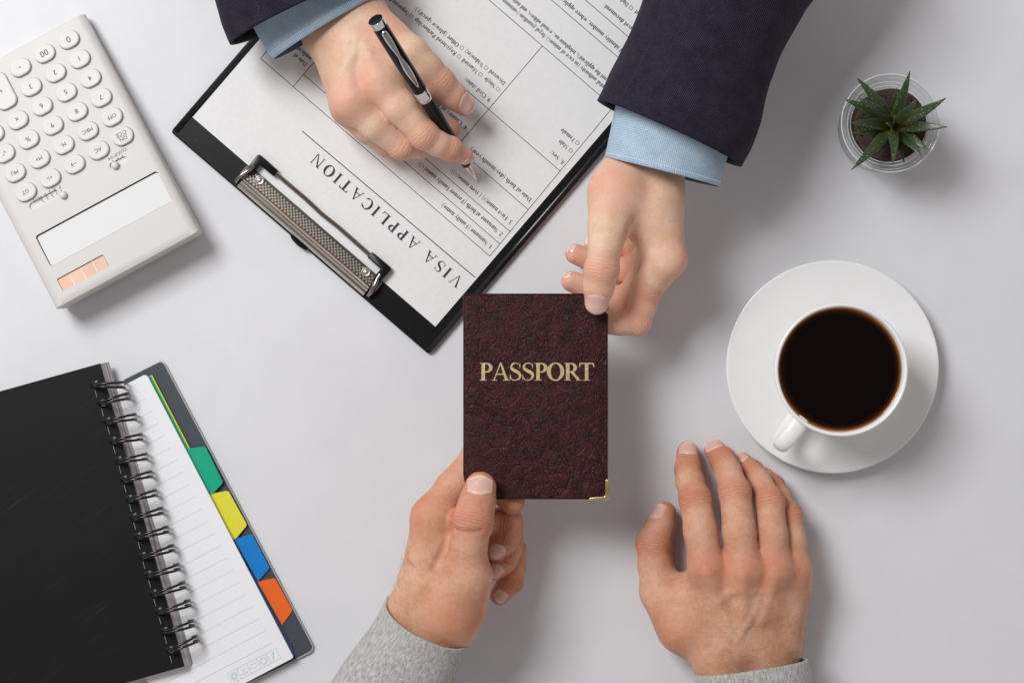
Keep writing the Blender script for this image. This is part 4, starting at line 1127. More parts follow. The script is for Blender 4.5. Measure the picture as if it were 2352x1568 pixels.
def clip_strip(hw, off, name, M_, par):
    m = MB(); rows = []
    for s, w, o in hw:
        c = tipP + pdir * s * k + pu * ((o + off) * 0.88)
        rows.append([c + ps * w * x + pu * y for x, y in ((-1, -.35), (-1, .12), (-.7, .35), (0, .45), (.7, .35), (1, .12), (1, -.35))])
    m.grid(rows, closed_u=True, cap0=True, cap1=True)
    return m.build(name, M_, par)
prof = [(143.5, .6, 5.9), (143, 1.5, 6.5), (141.5, 2.0, 6.9), (137, 2.1, 7.2), (131, 1.8, 7.3), (126, 1.2, 7.3), (122.5, 0.85, 7.3), (119, 1.3, 7.4), (113, 2.1, 7.5), (108, 2.1, 7.4), (102, 1.5, 7.1), (97, .9, 6.7), (94.5, .4, 6.3)]
pcl = clip_strip(prof, 0, 'pocket_clip', M_chrome, pen)
clip_strip([(s, w * .62, o) for s, w, o in prof[1:-1]], 0.32, 'clip_inlay', M_clipface, pcl)

# ------------------------------------------------------------------ hands
def smin(a, b, k):
    if k <= 0: return np.minimum(a, b)
    h = np.maximum(k - np.abs(a - b), 0) / k
    return np.minimum(a, b) - h * h * k * 0.25
def capsule(P, a, b, ra, rb):
    ba = b - a; L2 = float(ba @ ba) + 1e-9
    t = np.clip(((P - a) @ ba) / L2, 0, 1)
    q = P - a - t[:, None] * ba
    return np.sqrt((q * q).sum(1)) - (ra + (rb - ra) * t)

class Hand:
    def __init__(self, conv):
        self.cv = conv; self.fing = []; self.palm = []; self.extra = []; self.carve = []
    def finger(self, pts, k=4.5, nail=None, dors=(0, 0, 1), joints=(1, 2), pin=None):
        p = [np.array(list(self.cv(x, y, z)) + [r], float) for x, y, z, r in pts]
        self.fing.append(dict(p=p, k=k, nail=nail, dors=np.array(dors, float), joints=joints))
    def bone(self, a, b):
        self.palm.append((np.array(self.cv(*a[:3])), np.array(self.cv(*b[:3])), a[3], b[3]))
    def groove(self, pts, r=2.2, depth=1.0, k=2.0):
        """a crease along crop points, sunk into whatever surface faces up there"""
        P = np.array([self.cv(x, y, 60.0) for x, y in pts], float)
        # keep the picture ray: slide along it while descending
        z = np.full(len(P), 140.0)
        for _ in range(80):
            Q = np.array([self.cv(x, y, zz) for (x, y), zz in zip(pts, z)])
            d = self.sdf(Q); z -= np.clip(d, -1, 6) * 0.8
        Q = np.array([self.cv(x, y, zz + r - depth) for (x, y), zz in zip(pts, z)])
        for i in range(len(Q) - 1): self.carve.append((Q[i], Q[i + 1], r, k))
    def ridge(self, pts, r=2.0, rise=0.5, k=5.0):
        z = np.full(len(pts), 140.0)
        for _ in range(80):
            Q = np.array([self.cv(x, y, zz) for (x, y), zz in zip(pts, z)]); z -= np.clip(self.sdf(Q), -1, 6) * 0.8
        Q = np.array([self.cv(x, y, zz - r + rise) for (x, y), zz in zip(pts, z)])
        self.extra.append((Q, r, k))
    def sdf(self, P):
        d = None
        for a, b, ra, rb in self.palm:
            c = capsule(P, a, b, ra, rb); d = c if d is None else smin(d, c, 9.0)
        palm = d
        out = palm
        for f in self.fing:
            p = f['p']; df = None
            for i in range(len(p) - 1):
                c = capsule(P, p[i][:3], p[i + 1][:3], p[i][3], p[i + 1][3])
                df = c if df is None else smin(df, c, 2.5)
            for j in f['joints']:
                if j < len(p) - 1:
                    q = P - p[j][:3]; c = np.sqrt((q * q).sum(1)) - p[j][3] * 1.005
                    df = smin(df, c, 3.0)
            out = np.minimum(out, smin(palm, df, f['k']))
        for Q, r, k in self.extra:
            c = None
            for i in range(len(Q) - 1):
                e = capsule(P, Q[i], Q[i + 1], r, r); c = e if c is None else np.minimum(c, e)
            out = smin(out, c, k)
        for a, b, r, k in self.carve:
            c = capsule(P, a, b, r, r)
            h_ = np.maximum(k - np.abs(out + c), 0) / k
            out = np.maximum(out, -c) + h_ * h_ * k * 0.25
        return out
    def bounds(self):
        pts = [(f[:3], f[3]) for ff in self.fing for f in ff['p']] + [(a, ra) for a, b, ra, rb in self.palm] + [(b, rb) for a, b, ra, rb in self.palm]
        lo = np.min([p - r for p, r in pts], 0) - 6; hi = np.max([p + r for p, r in pts], 0) + 6
        return lo, hi

def surface_nets(F3, org, h):
    nx, ny, nz = F3.shape
    S = F3 < 0
    c = [(i, j, k) for i in (0, 1) for j in (0, 1) for k in (0, 1)]
    sl = lambda A, o: A[o[0]:nx - 1 + o[0], o[1]:ny - 1 + o[1], o[2]:nz - 1 + o[2]]
    cnt = sum(sl(S, o).astype(np.int8) for o in c)
    act = (cnt > 0) & (cnt < 8)
    idx = -np.ones(act.shape, np.int64); ii = np.argwhere(act); idx[act] = np.arange(len(ii))
    acc = np.zeros((len(ii), 3)); n = np.zeros(len(ii))
    for a in range(8):
        for b in range(a + 1, 8):
            oa, ob = np.array(c[a]), np.array(c[b])
            if np.abs(oa - ob).sum() != 1: continue
            fa = F3[tuple((ii + oa).T)]; fb = F3[tuple((ii + ob).T)]
            cr = (fa < 0) != (fb < 0)
            t = np.where(cr, fa / np.where(cr, fa - fb, 1), 0)
            p = oa + t[:, None] * (ob - oa)
            acc += np.where(cr[:, None], p, 0); n += cr
    V = org + h * (ii + acc / n[:, None])
    faces = []
    for ax in range(3):
        e = np.zeros(3, int); e[ax] = 1
        A = S[tuple(slice(0, s - (1 if d == ax else 0)) for d, s in enumerate(S.shape))]
        B = S[tuple(slice(1 if d == ax else 0, s) for d, s in enumerate(S.shape))]
        X = np.argwhere(A != B)
        u, w = (ax + 1) % 3, (ax + 2) % 3
        ok = (X[:, u] > 0) & (X[:, w] > 0) & (X[:, u] < S.shape[u] - 1) & (X[:, w] < S.shape[w] - 1)
        X = X[ok]
        fl = A[tuple(X.T)]
        du = np.zeros(3, int); du[u] = 1; dw = np.zeros(3, int); dw[w] = 1
        q = np.stack([idx[tuple((X - du - dw).T)], idx[tuple((X - dw).T)], idx[tuple(X.T)], idx[tuple((X - du).T)]], 1)
        q = np.where(fl[:, None], q, q[:, ::-1])
        faces.append(q[(q >= 0).all(1)])
    return V, np.concatenate(faces)

def mesh_hand(hand, h=0.85):
    lo, hi = hand.bounds()
    H2 = h * 4
    n = np.ceil((hi - lo) / H2).astype(int) + 1
    g = np.stack(np.meshgrid(*[lo[d] + H2 * np.arange(n[d]) for d in range(3)], indexing='ij'), -1)
    coarse = hand.sdf(g.reshape(-1, 3)).reshape(n)
    # refine
    nf = (n - 1) * 4 + 1
    rep = np.full(nf, 0.0, np.float32)
    ci = [np.minimum(np.arange(nf[d]) // 4, n[d] - 1) for d in range(3)]
    near = coarse[np.ix_(*ci)]
    rep[...] = near
    mask = np.abs(near) < H2 * 1.9 + 1
    I = np.argwhere(mask)
    for s in range(0, len(I), 400000):
        J = I[s:s + 400000]
        rep[tuple(J.T)] = hand.sdf(lo + h * J)
    return surface_nets(rep, lo, h)

def skin_mat(name, base, red, pale, dark, fine):
    m = mat(name, base, 0.52)
    b = bsdf(m)
    ar = nd(m, 'ShaderNodeAttribute', attribute_name='red'); ac = nd(m, 'ShaderNodeAttribute', attribute_name='crease'); cc_ = nd(m, 'ShaderNodeAttribute', attribute_name='creasepos')
    ca = nd(m, 'ShaderNodeAttribute', attribute_name='creaseacross')
    v = obco(m)
    n1 = noise_tex(m, v, 55, 4, 0.6); n2 = noise_tex(m, v, 330, 3, 0.6); n3 = noise_tex(m, v, 1400, 2)
    n4 = noise_tex(m, v, 620, 3, 0.7)
    c1 = ramp(m, mth(m, 'ADD', mth(m, 'MULTIPLY', n1, 0.62), mth(m, 'ADD', mth(m, 'MULTIPLY', n4, 0.22), mth(m, 'MULTIPLY', n2, 0.16))), [(0.38, dark), (0.5, base), (0.62, pale)])
    mx = nd(m, 'ShaderNodeMix', data_type='RGBA'); 
    rf = mth(m, 'MULTIPLY', ar.outputs['Fac'], mth(m, 'ADD', 0.55, mth(m, 'MULTIPLY', n2, 0.9)))
    nm = nd(m, 'ShaderNodeClamp'); lk(m, rf, nm.inputs[0])
    lk(m, nm.outputs[0], mx.inputs[0]); lk(m, c1, mx.inputs[6]); mx.inputs[7].default_value = (*red, 1)
    # small freckles and pores
    vo = nd(m, 'ShaderNodeTexVoronoi'); lk(m, v, vo.inputs['Vector']); vo.inputs['Scale'].default_value = 75
    fr = ramp(m, vo.outputs['Distance'], [(0.03, (0.35,) * 3), (0.06, (0,) * 3)])
    mx2 = nd(m, 'ShaderNodeMix', data_type='RGBA'); lk(m, fr, mx2.inputs[0]); lk(m, mx.outputs[2], mx2.inputs[6]); mx2.inputs[7].default_value = (red[0] * .6, red[1] * .55, red[2] * .5, 1)
    # creases keep a slightly redder tone
    pos = mth(m, 'ADD', cc_.outputs['Fac'], mth(m, 'MULTIPLY', mth(m, 'SUBTRACT', noise_tex(m, v, 170, 3), 0.5), 3.4))
    wv = mth(m, 'POWER', mth(m, 'ABSOLUTE', mth(m, 'SINE', mth(m, 'MULTIPLY', pos, math.pi / 2.1))), 0.5)
    groove = mth(m, 'MULTIPLY', mth(m, 'SUBTRACT', 1.0, wv), ac.outputs['Fac'])
    mx3 = nd(m, 'ShaderNodeMix', data_type='RGBA'); lk(m, mth(m, 'MULTIPLY', groove, 0.55), mx3.inputs[0]); lk(m, mx2.outputs[2], mx3.inputs[6]); mx3.inputs[7].default_value = (red[0] * .72, red[1] * .62, red[2] * .6, 1)
    basecol(m, mx3.outputs[2])
    # skin lines
    vf = nd(m, 'ShaderNodeTexVoronoi', feature='DISTANCE_TO_EDGE'); lk(m, v, vf.inputs['Vector']); vf.inputs['Scale'].default_value = 620
    vf2 = nd(m, 'ShaderNodeTexVoronoi', feature='DISTANCE_TO_EDGE'); lk(m, v, vf2.inputs['Vector']); vf2.inputs['Scale'].default_value = 1100
    ht = mth(m, 'ADD', mth(m, 'MULTIPLY', vf.outputs['Distance'], 0.22 * fine), mth(m, 'MULTIPLY', vf2.outputs['Distance'], 0.12 * fine))
    ht = mth(m, 'ADD', ht, mth(m, 'MULTIPLY', n2, 0.25 * fine))
    ht = mth(m, 'SUBTRACT', ht, mth(m, 'MULTIPLY', groove, 0.34 * fine))
    ht = mth(m, 'ADD', ht, mth(m, 'MULTIPLY', noise_tex(m, v, 120, 3), 0.5))
    bump(m, ht, 0.8, 0.85)
    b.inputs['Subsurface Weight'].default_value = 0.12
    b.inputs['Subsurface Radius'].default_value = (0.0032, 0.0012, 0.0006)
    b.inputs['Subsurface Scale'].default_value = 1.0
    b.inputs['Specular IOR Level'].default_value = 0.24
    return m
M_skinF = skin_mat('fair_skin', (0.715, 0.465, 0.335), (0.70, 0.295, 0.205), (0.765, 0.54, 0.41), (0.67, 0.405, 0.275), 1.2)
M_skinM = skin_mat('tanned_skin', (0.60, 0.318, 0.205), (0.545, 0.195, 0.118), (0.67, 0.395, 0.275), (0.515, 0.245, 0.150), 1.5)
def nail_mat(name, pink, tipc, pale):
    m = mat(name, pink, 0.24)
    at = nd(m, 'ShaderNodeAttribute', attribute_name='nailv')
    basecol(m, ramp(m, at.outputs['Fac'], [(0.0, pale), (0.16, pale), (0.30, pink), (0.80, pink), (0.86, tipc), (1.0, tipc)]))
    v = obco(m)
    bsdf(m).inputs['Subsurface Weight'].default_value = 0.1
    bsdf(m).inputs['Subsurface Radius'].default_value = (0.002, 0.001, 0.0006)
    return m
M_nailF = nail_mat('nail_fair', (0.72, 0.46, 0.39), (0.78, 0.68, 0.58), (0.74, 0.50, 0.43))
M_nailM = nail_mat('nail_tanned', (0.66, 0.40, 0.33), (0.70, 0.53, 0.40), (0.71, 0.48, 0.40))

def project(hand, c, n, lim):
    """march a set of points against -n on to the skin"""
    P = c.copy(); tot = np.zeros(len(P))
    for _ in range(30):
        d = hand.sdf(P); st = np.clip(d, -1.5, 1.5) * 0.9
        P -= n * st[:, None]; tot += st
    return P
M_hair = mat('brown_hair', (0.06, 0.035, 0.022), 0.5)
def make_hand(name, hand, M_skin, M_nail, parent, h=0.85, hairs=None):
    V, Fq = mesh_hand(hand, h)
    me = bpy.data.meshes.new(name)
    me.from_pydata((V * MM).tolist(), [], Fq.tolist())
    me.update()
    bm = bmesh.new(); bm.from_mesh(me)
    for _ in range(3):
        bmesh.ops.smooth_vert(bm, verts=bm.verts, factor=0.5, use_axis_x=True, use_axis_y=True, use_axis_z=True)
    bm.to_mesh(me); bm.free()
    V = np.empty(len(me.vertices) * 3); me.vertices.foreach_get('co', V); V = V.reshape(-1, 3) / MM
    N = np.empty(len(me.vertices) * 3); me.vertex_normals.foreach_get('vector', N); N = N.reshape(-1, 3)
    red = np.zeros(len(V)); cre = np.zeros(len(V)); cps = np.zeros(len(V))
    best = np.full(len(V), 1e9)
    for f in hand.fing:
        p = f['p']
        df = None
        for i in range(len(p) - 1):
            c = capsule(V, p[i][:3], p[i + 1][:3], p[i][3], p[i + 1][3]); df = c if df is None else np.minimum(df, c)
        mine = df < best - 0.0; best = np.minimum(best, df)
        nearf = np.exp(-np.clip(df, 0, 20) ** 2 / 4.0)
        tipd = np.sqrt(((V - p[-1][:3]) ** 2).sum(1)); red += 0.65 * nearf * np.exp(-(tipd / (p[-1][3] * 1.9)) ** 2)
        j0 = np.sqrt(((V - p[0][:3]) ** 2).sum(1)); red += 0.6 * np.exp(-((j0 - p[0][3]) / 6.0) ** 2) * np.clip(N @ f['dors'], 0, 1)
        for j in f['joints']:
            if j >= len(p) - 1: continue
            ax = p[j + 1][:3] - p[j - 1][:3]; ax = ax / np.linalg.norm(ax)
            s = (V - p[j][:3]) @ ax
            dd = f['dors'] - ax * (f['dors'] @ ax); dd = dd / (np.linalg.norm(dd) + 1e-6)
            dors = np.clip((N @ dd) * 1.5 + 0.1, 0, 1)
            rad = np.sqrt(((V - p[j][:3]) ** 2).sum(1))
            wid = p[j][3] * 0.62
            mk = np.exp(-(s / wid) ** 2) * dors * (rad < p[j][3] * 1.9) * nearf
            upd = mk > cre
            cps = np.where(upd, s + 30 + 0.06 * ((V - p[j][:3]) @ np.cross(ax, dd)) ** 2 / p[j][3] * np.sign(s), cps); cre = np.maximum(cre, mk)
            red += 0.68 * np.exp(-(s / (wid * 1.2)) ** 2) * (rad < p[j][3] * 1.9) * nearf
    for nm, ar in (('red', np.clip(red, 0, 1)), ('crease', np.clip(cre, 0, 1)), ('creasepos', cps)):
        a = me.attributes.new(nm, 'FLOAT', 'POINT'); a.data.foreach_set('value', ar.astype(np.float32))
    o = link(name, me, M_skin, parent)
    if hairs:
        hm = MB(); rg = random.Random(5)
        area_, dirv, count = hairs
        idx_ = [i for i in range(len(V)) if N[i, 2] > -0.2]
        x0_, y0_ = np.min([hand.cv(*q, 40)[:2] for q in area_], 0); x1_, y1_ = np.max([hand.cv(*q, 40)[:2] for q in area_], 0)
        idx_ = [i for i in idx_ if x0_ < V[i, 0] < x1_ and y0_ < V[i, 1] < y1_]
        dv = np.array(dirv, float)
        for _ in range(count):
            i = rg.choice(idx_); p = V[i]; nn_ = N[i]
            d = dv + np.array([rg.uniform(-.5, .5), rg.uniform(-.5, .5), 0]); d = d - nn_ * (d @ nn_); d /= np.linalg.norm(d) + 1e-9
            L_ = rg.uniform(3.0, 7.5)
            sd_ = np.cross(d, nn_) * rg.uniform(-.25, .25)
            hm.tube([p - nn_ * .1, p + d * L_ * .35 + nn_ * L_ * .16, p + d * L_ * .7 + nn_ * L_ * .22 + sd_ * L_ * .4, p + d * L_ + nn_ * L_ * .2 + sd_ * L_], [.034, .032, .026, .012], 4)
        ho = hm.build('arm_hair', M_hair, o, fixn=False); ho['kind'] = 'stuff'
    for f in hand.fing:
        for nl in ([f['nail']] if f['nail'] else []):
            c = np.array(hand.cv(*nl['c'])); t = np.array(hand.cv(*nl['t'])) - c; t /= np.linalg.norm(t)
            n = np.array(nl['n'], float); n -= t * (n @ t); n /= np.linalg.norm(n); s = np.cross(t, n)
            w, l = nl['w'], nl['l']
            nu, nv = 17, 19
            pts = []; nv_ = []
            for a in range(nv):
                vv = -1 + 2 * a / (nv - 1)
                # rounded plate outline
                half = (1 - max(0, (abs(vv) - 0.55) / 0.45) ** 2.4 * (0.62 if vv < 0 else 0.42))
                for b in range(nu):
                    uu = -1 + 2 * b / (nu - 1)
                    bow = -(uu ** 2) * 0.16 if vv < 0 else -(uu ** 2) * 0.20
                    vx = vv - (bow if vv < 0 else -bow) * (1 if vv < 0 else 1) * abs(vv)
                    pts.append(c + s * uu * w / 2 * half + t * vx * l / 2 + n * 9.0); nv_.append((vv + 1) / 2)
            P0 = np.array(pts)
            P = project(hand, P0, np.repeat(n[None], len(P0), 0), 0)
            depth = (P0 - P) @ n; med = np.median(depth)
            depth = np.clip(depth, med - 2.5, med + nl.get('drop', 2.4))
            # arch the plate smoothly and raise its free edge a little
            D = depth.reshape(nv, nu)
            for _ in range(3):
                D[1:-1] = (D[:-2] + 2 * D[1:-1] + D[2:]) / 4
            depth = D.reshape(-1)
            up = 0.32 + 0.10 * np.array(nv_)
            Pn = P0 - n * (depth - up)[:, None]
            # margins tuck into the skin
            U = np.tile(np.abs(np.linspace(-1, 1, nu)), nv); VV = np.repeat(np.linspace(-1, 1, nv), nu)
            tuck = np.clip((U - 0.82) / 0.18, 0, 1) ** 2 * 0.55 + np.clip((-VV - 0.8) / 0.2, 0, 1) ** 2 * 0.6
            Pn = Pn - n * tuck[:, None]
            mbn = MB(); rws = [list(map(tuple, Pn[i * nu:(i + 1) * nu])) for i in range(nv)]
            mbn.grid(rws)
            low = [[tuple(np.array(q) - n * 0.5) for q in r] for r in rws]
            mbn.grid(low)
            on = mbn.build('fingernail', M_nail, o, fixn=False)
            aa = on.data.attributes.new('nailv', 'FLOAT', 'POINT')
            bm = bmesh.new(); bm.from_mesh(on.data); bmesh.ops.recalc_face_normals(bm, faces=bm.faces); bm.to_mesh(on.data); bm.free()
            vals = np.array(nv_ * 2, np.float32)
            if len(on.data.vertices) == len(vals): on.data.attributes['nailv'].data.foreach_set('value', vals)
    return o

# --- sleeves
def loft(name, rings, M_out, M_in, parent, wr=1.2, seed=0, thick=1.4, lip=22, nseg=64, exp=2.4, sub=5, stitch=None, seam=None, wl=0.03):
    """rings: (Lx,Ly, Rx,Ry, zc, hh, lean) photo pixels, from the opening back along the arm"""
    keys = []
    for (lx, ly, rx, ry, zc_, hh, lean) in rings:
        l = W(lx, ly, zc_); r = W(rx, ry, zc_); keys.append(np.concatenate([l, r, [zc_, hh, lean]]))
    K = np.array(keys); dense = []
    for i in range(len(K) - 1):
        p0, p1, p2, p3 = K[max(i - 1, 0)], K[i], K[i + 1], K[min(i + 2, len(K) - 1)]
        for t in np.linspace(0, 1, sub, endpoint=False):
            dense.append(0.5 * ((2 * p1) + (-p0 + p2) * t + (2 * p0 - 5 * p1 + 4 * p2 - p3) * t ** 2 + (-p0 + 3 * p1 - 3 * p2 + p3) * t ** 3))
    dense.append(K[-1])
    cen = [(d[0:3] + d[3:6]) / 2 for d in dense]
    def ringpts(i, shrink, amp):
        d = dense[i]; c = cen[i]; hv = (d[3:6] - d[0:3]) / 2; hw = np.linalg.norm(hv); hv = hv / hw
        ax = cen[min(i + 1, len(cen) - 1)] - cen[max(i - 1, 0)]; ax[2] = 0; ax = ax / (np.linalg.norm(ax) + 1e-9)
        out = []
        for k in range(nseg):
            a = 2 * math.pi * k / nseg
            ca, sa = math.cos(a), math.sin(a)
            x = math.copysign(abs(ca) ** (2 / exp), ca); y = math.copysign(abs(sa) ** (2 / exp), sa)
            p = c + hv * (hw - shrink) * x + np.array([0, 0, 1.0]) * (d[7] - shrink) * y + ax * d[8] * y
            nn = Vector((p[0] * wl, p[1] * wl, p[2] * wl + seed))
            dsp = amp * (noise.noise(nn) * 1.0 + 0.5 * noise.noise(nn * 2.3))
            p = p + (hv * x + np.array([0, 0, 1.0]) * y) * dsp
            p[2] = max(p[2], 0.8)
            out.append(p)
        return out
    rows = []; arc = 0; uvv = []
    n = len(dense)
    for i in range(n - 1, -1, -1):
        fade = 0.25 + 0.75 * min(1, i / 4)
        rows.append(ringpts(i, 0, wr * fade))
    rows.append(ringpts(0, thick * .5, wr * .25)); nlip = min(n - 1, 8)
    for i in range(1, nlip): rows.append(ringpts(i, thick, wr * .4))
    m = MB(); m.grid(rows, closed_u=True)
    nout = n
    def on_sleeve(i, k, lift):
        p = np.array(rows[n - 1 - i][k % nseg]); c = np.mean(rows[n - 1 - i], 0); q = p - c
        return p + q / (np.linalg.norm(q) + 1e-9) * lift
    deco = []
    if stitch:
        sm = MB()
        for k in range(2, nseg // 2 - 1):
            a, b = on_sleeve(1, k, .12), on_sleeve(1, k + 1, .12)
            a2, b2 = on_sleeve(2, k, .12), on_sleeve(2, k + 1, .12)
            a, b = a * .7 + a2 * .3, b * .7 + b2 * .3
            sm.tube([a + (b - a) * .05, a + (b - a) * .42], .26, 5); sm.tube([a + (b - a) * .55, a + (b - a) * .92], .26, 5)
        deco.append((sm, 'cuff_stitching', stitch))
    if seam:
        sm = MB(); k = int(nseg * 0.385)
        sm.tube([on_sleeve(i, k, -.05) for i in range(n)], .3, 6)
        deco.append((sm, 'sleeve_seam', seam))
    fm = [0 if i < nout else 1 for i in range(len(rows) - 1) for _ in range(nseg)]
    m.m = fm
    o = m.build(name, [M_out, M_in], parent, fixn=False)
    for sm, nm_, M_ in deco: sm.build(nm_, M_, o)
    me = o.data
    uv = me.uv_layers.new(name='cloth')
    arc = [0.0]
    for i in range(1, len(rows)): arc.append(arc[-1] + float(np.linalg.norm(np.mean(rows[i], 0) - np.mean(rows[i - 1], 0))))
    per = np.mean([np.linalg.norm(np.array(rows[i][0]) - np.array(rows[i][nseg // 2])) for i in range(len(rows))]) * 2.4
    data = []
    for i in range(len(rows) - 1):
        for j in range(nseg):
            for (ii, jj) in ((i, j), (i, j + 1), (i + 1, j + 1), (i + 1, j)):
                data += [per * jj / nseg, arc[ii]]
    if len(data) == len(uv.data) * 2: uv.data.foreach_set('uv', data)
    bm = bmesh.new(); bm.from_mesh(me); bmesh.ops.recalc_face_normals(bm, faces=bm.faces); bm.to_mesh(me); bm.free()
    return o, rows, nseg

# --- person in the navy suit
pA = empty('person', W(1150, -350, 0), 'person in a navy suit and blue shirt, writing with a pen', 'person')
hA = Hand(A_)
upA = (0.0, 0.1, 1.0)
hA.finger([(835, 690, 47, 12.0), (1010, 905, 50, 10.6), (1205, 1130, 46, 9.1), (1330, 1210, 41, 8.0), (1425, 1248, 36, 7.4), (1552, 1308, 29, 5.6)], joints=(2, 4), k=6, dors=(-.35, -.25, .9),
          nail=dict(c=(1572, 1318, 27), t=(1680, 1362, 20), n=(-.25, -.72, .62), w=8.8, l=10.5))
hA.finger([(600, 845, 45, 12.0), (800, 1040, 42, 10.4), (1025, 1215, 34, 9.2), (1170, 1225, 24, 8.2), (1290, 1190, 17, 7.4), (1440, 1085, 11, 6.2)], joints=(2, 4), k=6, dors=(-.4, -.3, .85))
hA.finger([(590, 915, 33, 10.5), (740, 1080, 30, 9.6), (905, 1205, 21, 8.4), (1050, 1210, 14, 7.4), (1200, 1140, 11, 6.6)], joints=(2, 3), k=5, dors=(-.5, -.4, .75))
hA.finger([(560, 920, 23, 9.5), (700, 1060, 15, 8.0), (850, 1110, 11, 7.0), (1000, 1080, 10.5, 6.2)], joints=(1, 2), k=5, dors=(-.5, -.4, .75))
hA.finger([(870, 330, 40, 14), (1090, 450, 45, 11.8), (1225, 585, 44, 10.7), (1340, 705, 41, 9.9), (1450, 805, 36, 8.7), (1550, 885, 31, 7.0)], joints=(3,), k=8, dors=(.25, .2, .95),
          nail=dict(c=(1572, 868, 36), t=(1690, 962, 29), n=(.2, .18, .95), w=12.6, l=15))
for a, b in (((835, 690, 47, 12.0), (660, 260, 40, 14)), ((600, 845, 45, 12), (575, 290, 40, 14)), ((595, 910, 33, 10.5), (480, 320, 34, 13)), ((570, 900, 24, 10), (400, 340, 27, 12)),
             ((870, 330, 40, 14), (660, 120, 36, 15)), ((850, 480, 40, 12), (960, 520, 42, 10)), ((900, 620, 36, 11), (1010, 520, 38, 9)), ((700, 700, 24, 12), (600, 350, 26, 14)),
             ((372, 283, 33, 14.5), (372 - 300, 283 - 620, 40, 17)), ((680, 97, 34, 15.5), (680 - 300, 97 - 620, 40, 18)), ((560, 300, 36, 15), (530, 180, 35, 16))):
    hA.bone(a, b)
hA.ridge([(820, 660), (760, 520), (700, 380)], 2.0, 0.1, 5)
hA.ridge([(590, 820), (575, 660), (570, 500), (575, 360)], 2.0, 0.15, 5)
hA.ridge([(480, 760), (520, 620), (620, 470), (640, 330)], 1.3, 0.2, 3)
for (x, y, z, r) in ((842, 692, 52.5, 8.2), (596, 848, 50.5, 8.0), (560, 905, 38, 7.5)):
    hA.bone((x, y, z, r), (x - 20, y - 40, z - 1.5, r - .6))
make_hand('hand', hA, M_skinF, M_nailF, pA)

def B_(cx, cy, z): return W(1225 + cx * .3125, 306.2 + cy * .3125, z)
hB = Hand(B_)
hB.finger([(600, 440, 68, 15), (556, 690, 76, 11.4), (528, 840, 79, 10.0), (503, 1005, 78, 10.2), (482, 1130, 75, 9.4), (466, 1245, 71, 7.6)], joints=(3,), k=7, dors=(0, 0, 1),
          nail=dict(c=(463, 1250, 78), t=(448, 1500, 66), n=(0, -.05, 1), w=12.2, l=15.2))
hB.finger([(985, 925, 61, 11.6), (905, 1040, 54, 10.4), (832, 1150, 48, 9.6), (800, 1270, 46, 8.9), (766, 1388, 46, 8.0), (650, 1396, 48, 7.5), (520, 1396, 50, 7.2)], joints=(2, 4), k=5, dors=(1, -.4, .2))
hB.finger([(930, 870, 44, 11), (820, 1070, 34, 10), (688, 1228, 30, 9.4), (560, 1215, 28, 8.6), (460, 1165, 28, 8.0), (282, 1088, 30, 6.8)], joints=(2, 4), k=5, dors=(1, -.4, .2),
          nail=dict(c=(252, 1040, 33), t=(205, 1020, 33), n=(-.75, .6, .1), w=5.5, l=5.5))
hB.finger([(950, 800, 36, 10.5), (830, 930, 26, 9.4), (700, 1010, 22, 8.5), (590, 1000, 20, 8.0), (480, 960, 20, 7.7), (308, 886, 23, 6.6)], joints=(2, 4), k=5, dors=(1, -.4, .2),
          nail=dict(c=(280, 850, 27), t=(215, 820, 27), n=(-.75, .6, .1), w=5.5, l=5.5))
hB.finger([(960, 740, 28, 9.5), (840, 800, 18, 8), (720, 840, 15, 7), (600, 840, 15, 6.4), (436, 822, 17, 5.6)], joints=(2, 3), k=5, dors=(1, -.4, .2),
          nail=dict(c=(412, 792, 20), t=(360, 775, 20), n=(-.6, .7, .3), w=5, l=5))
for a, b in (((985, 925, 61, 11.6), (925, 480, 64, 13.5)), ((950, 870, 46, 11.5), (910, 480, 56, 14)), ((960, 800, 36, 11), (890, 470, 48, 14)), ((965, 740, 30, 10), (860, 470, 42, 13)),
             ((600, 440, 68, 15), (556, 690, 76, 11.4)), ((640, 500, 66, 11.5), (895, 800, 56, 10.5)), ((640, 420, 66, 14), (860, 560, 62, 13)),
             ((700, 300, 60, 15.5), (800, 40, 60, 14)), ((700, 300, 60, 15.5), (640, 440, 66, 15.5)), ((890, 300, 55, 16.5), (980, 40, 58, 15)), ((890, 300, 55, 16.5), (915, 480, 60, 14)), ((800, 40, 60, 14), (1040, -560, 74, 18)), ((980, 40, 58, 15), (1200, -560, 70, 18))):
    hB.bone(a, b)
hB.groove([(735, 650), (705, 700), (690, 745)], 2.4, 1.2)
make_hand('hand', hB, M_skinF, M_nailF, pA)

loft('shirt_cuff', [(627, 138, 905, -28, 37, 22, -1.5), (587, 73, 865, -90, 38, 23, -1), (548, 4, 800, -140, 42, 25, 0), (505, -80, 760, -220, 46, 27, 0)], M_shirt, M_shirtin, pA, wr=0.9, seed=3, thick=1.0, exp=1.75, stitch=M_stitch)
loft('jacket_sleeve', [(529, 103, 880, -60, 43, 36, -2), (513, 60, 868, -105, 44, 37, -1), (491, 0, 850, -180, 47, 40, 0), (455, -110, 830, -300, 53, 44, 0), (420, -240, 820, -440, 60, 47, 0), (390, -400, 810, -600, 70, 50, 0)], M_navy, M_lining, pA, wr=1.6, seed=9, thick=1.8, exp=1.9)
loft('shirt_cuff', [(1388, 362, 1654, 430, 60, 30, -2), (1400, 310, 1664, 378, 61, 31, -1), (1414, 248, 1690, 320, 63, 32, 0), (1440, 160, 1720, 230, 68, 33, 0), (1465, 60, 1750, 120, 72, 34, 0)], M_shirt, M_shirtin, pA, wr=1.0, seed=5, thick=1.0, exp=2.0, stitch=M_stitch)
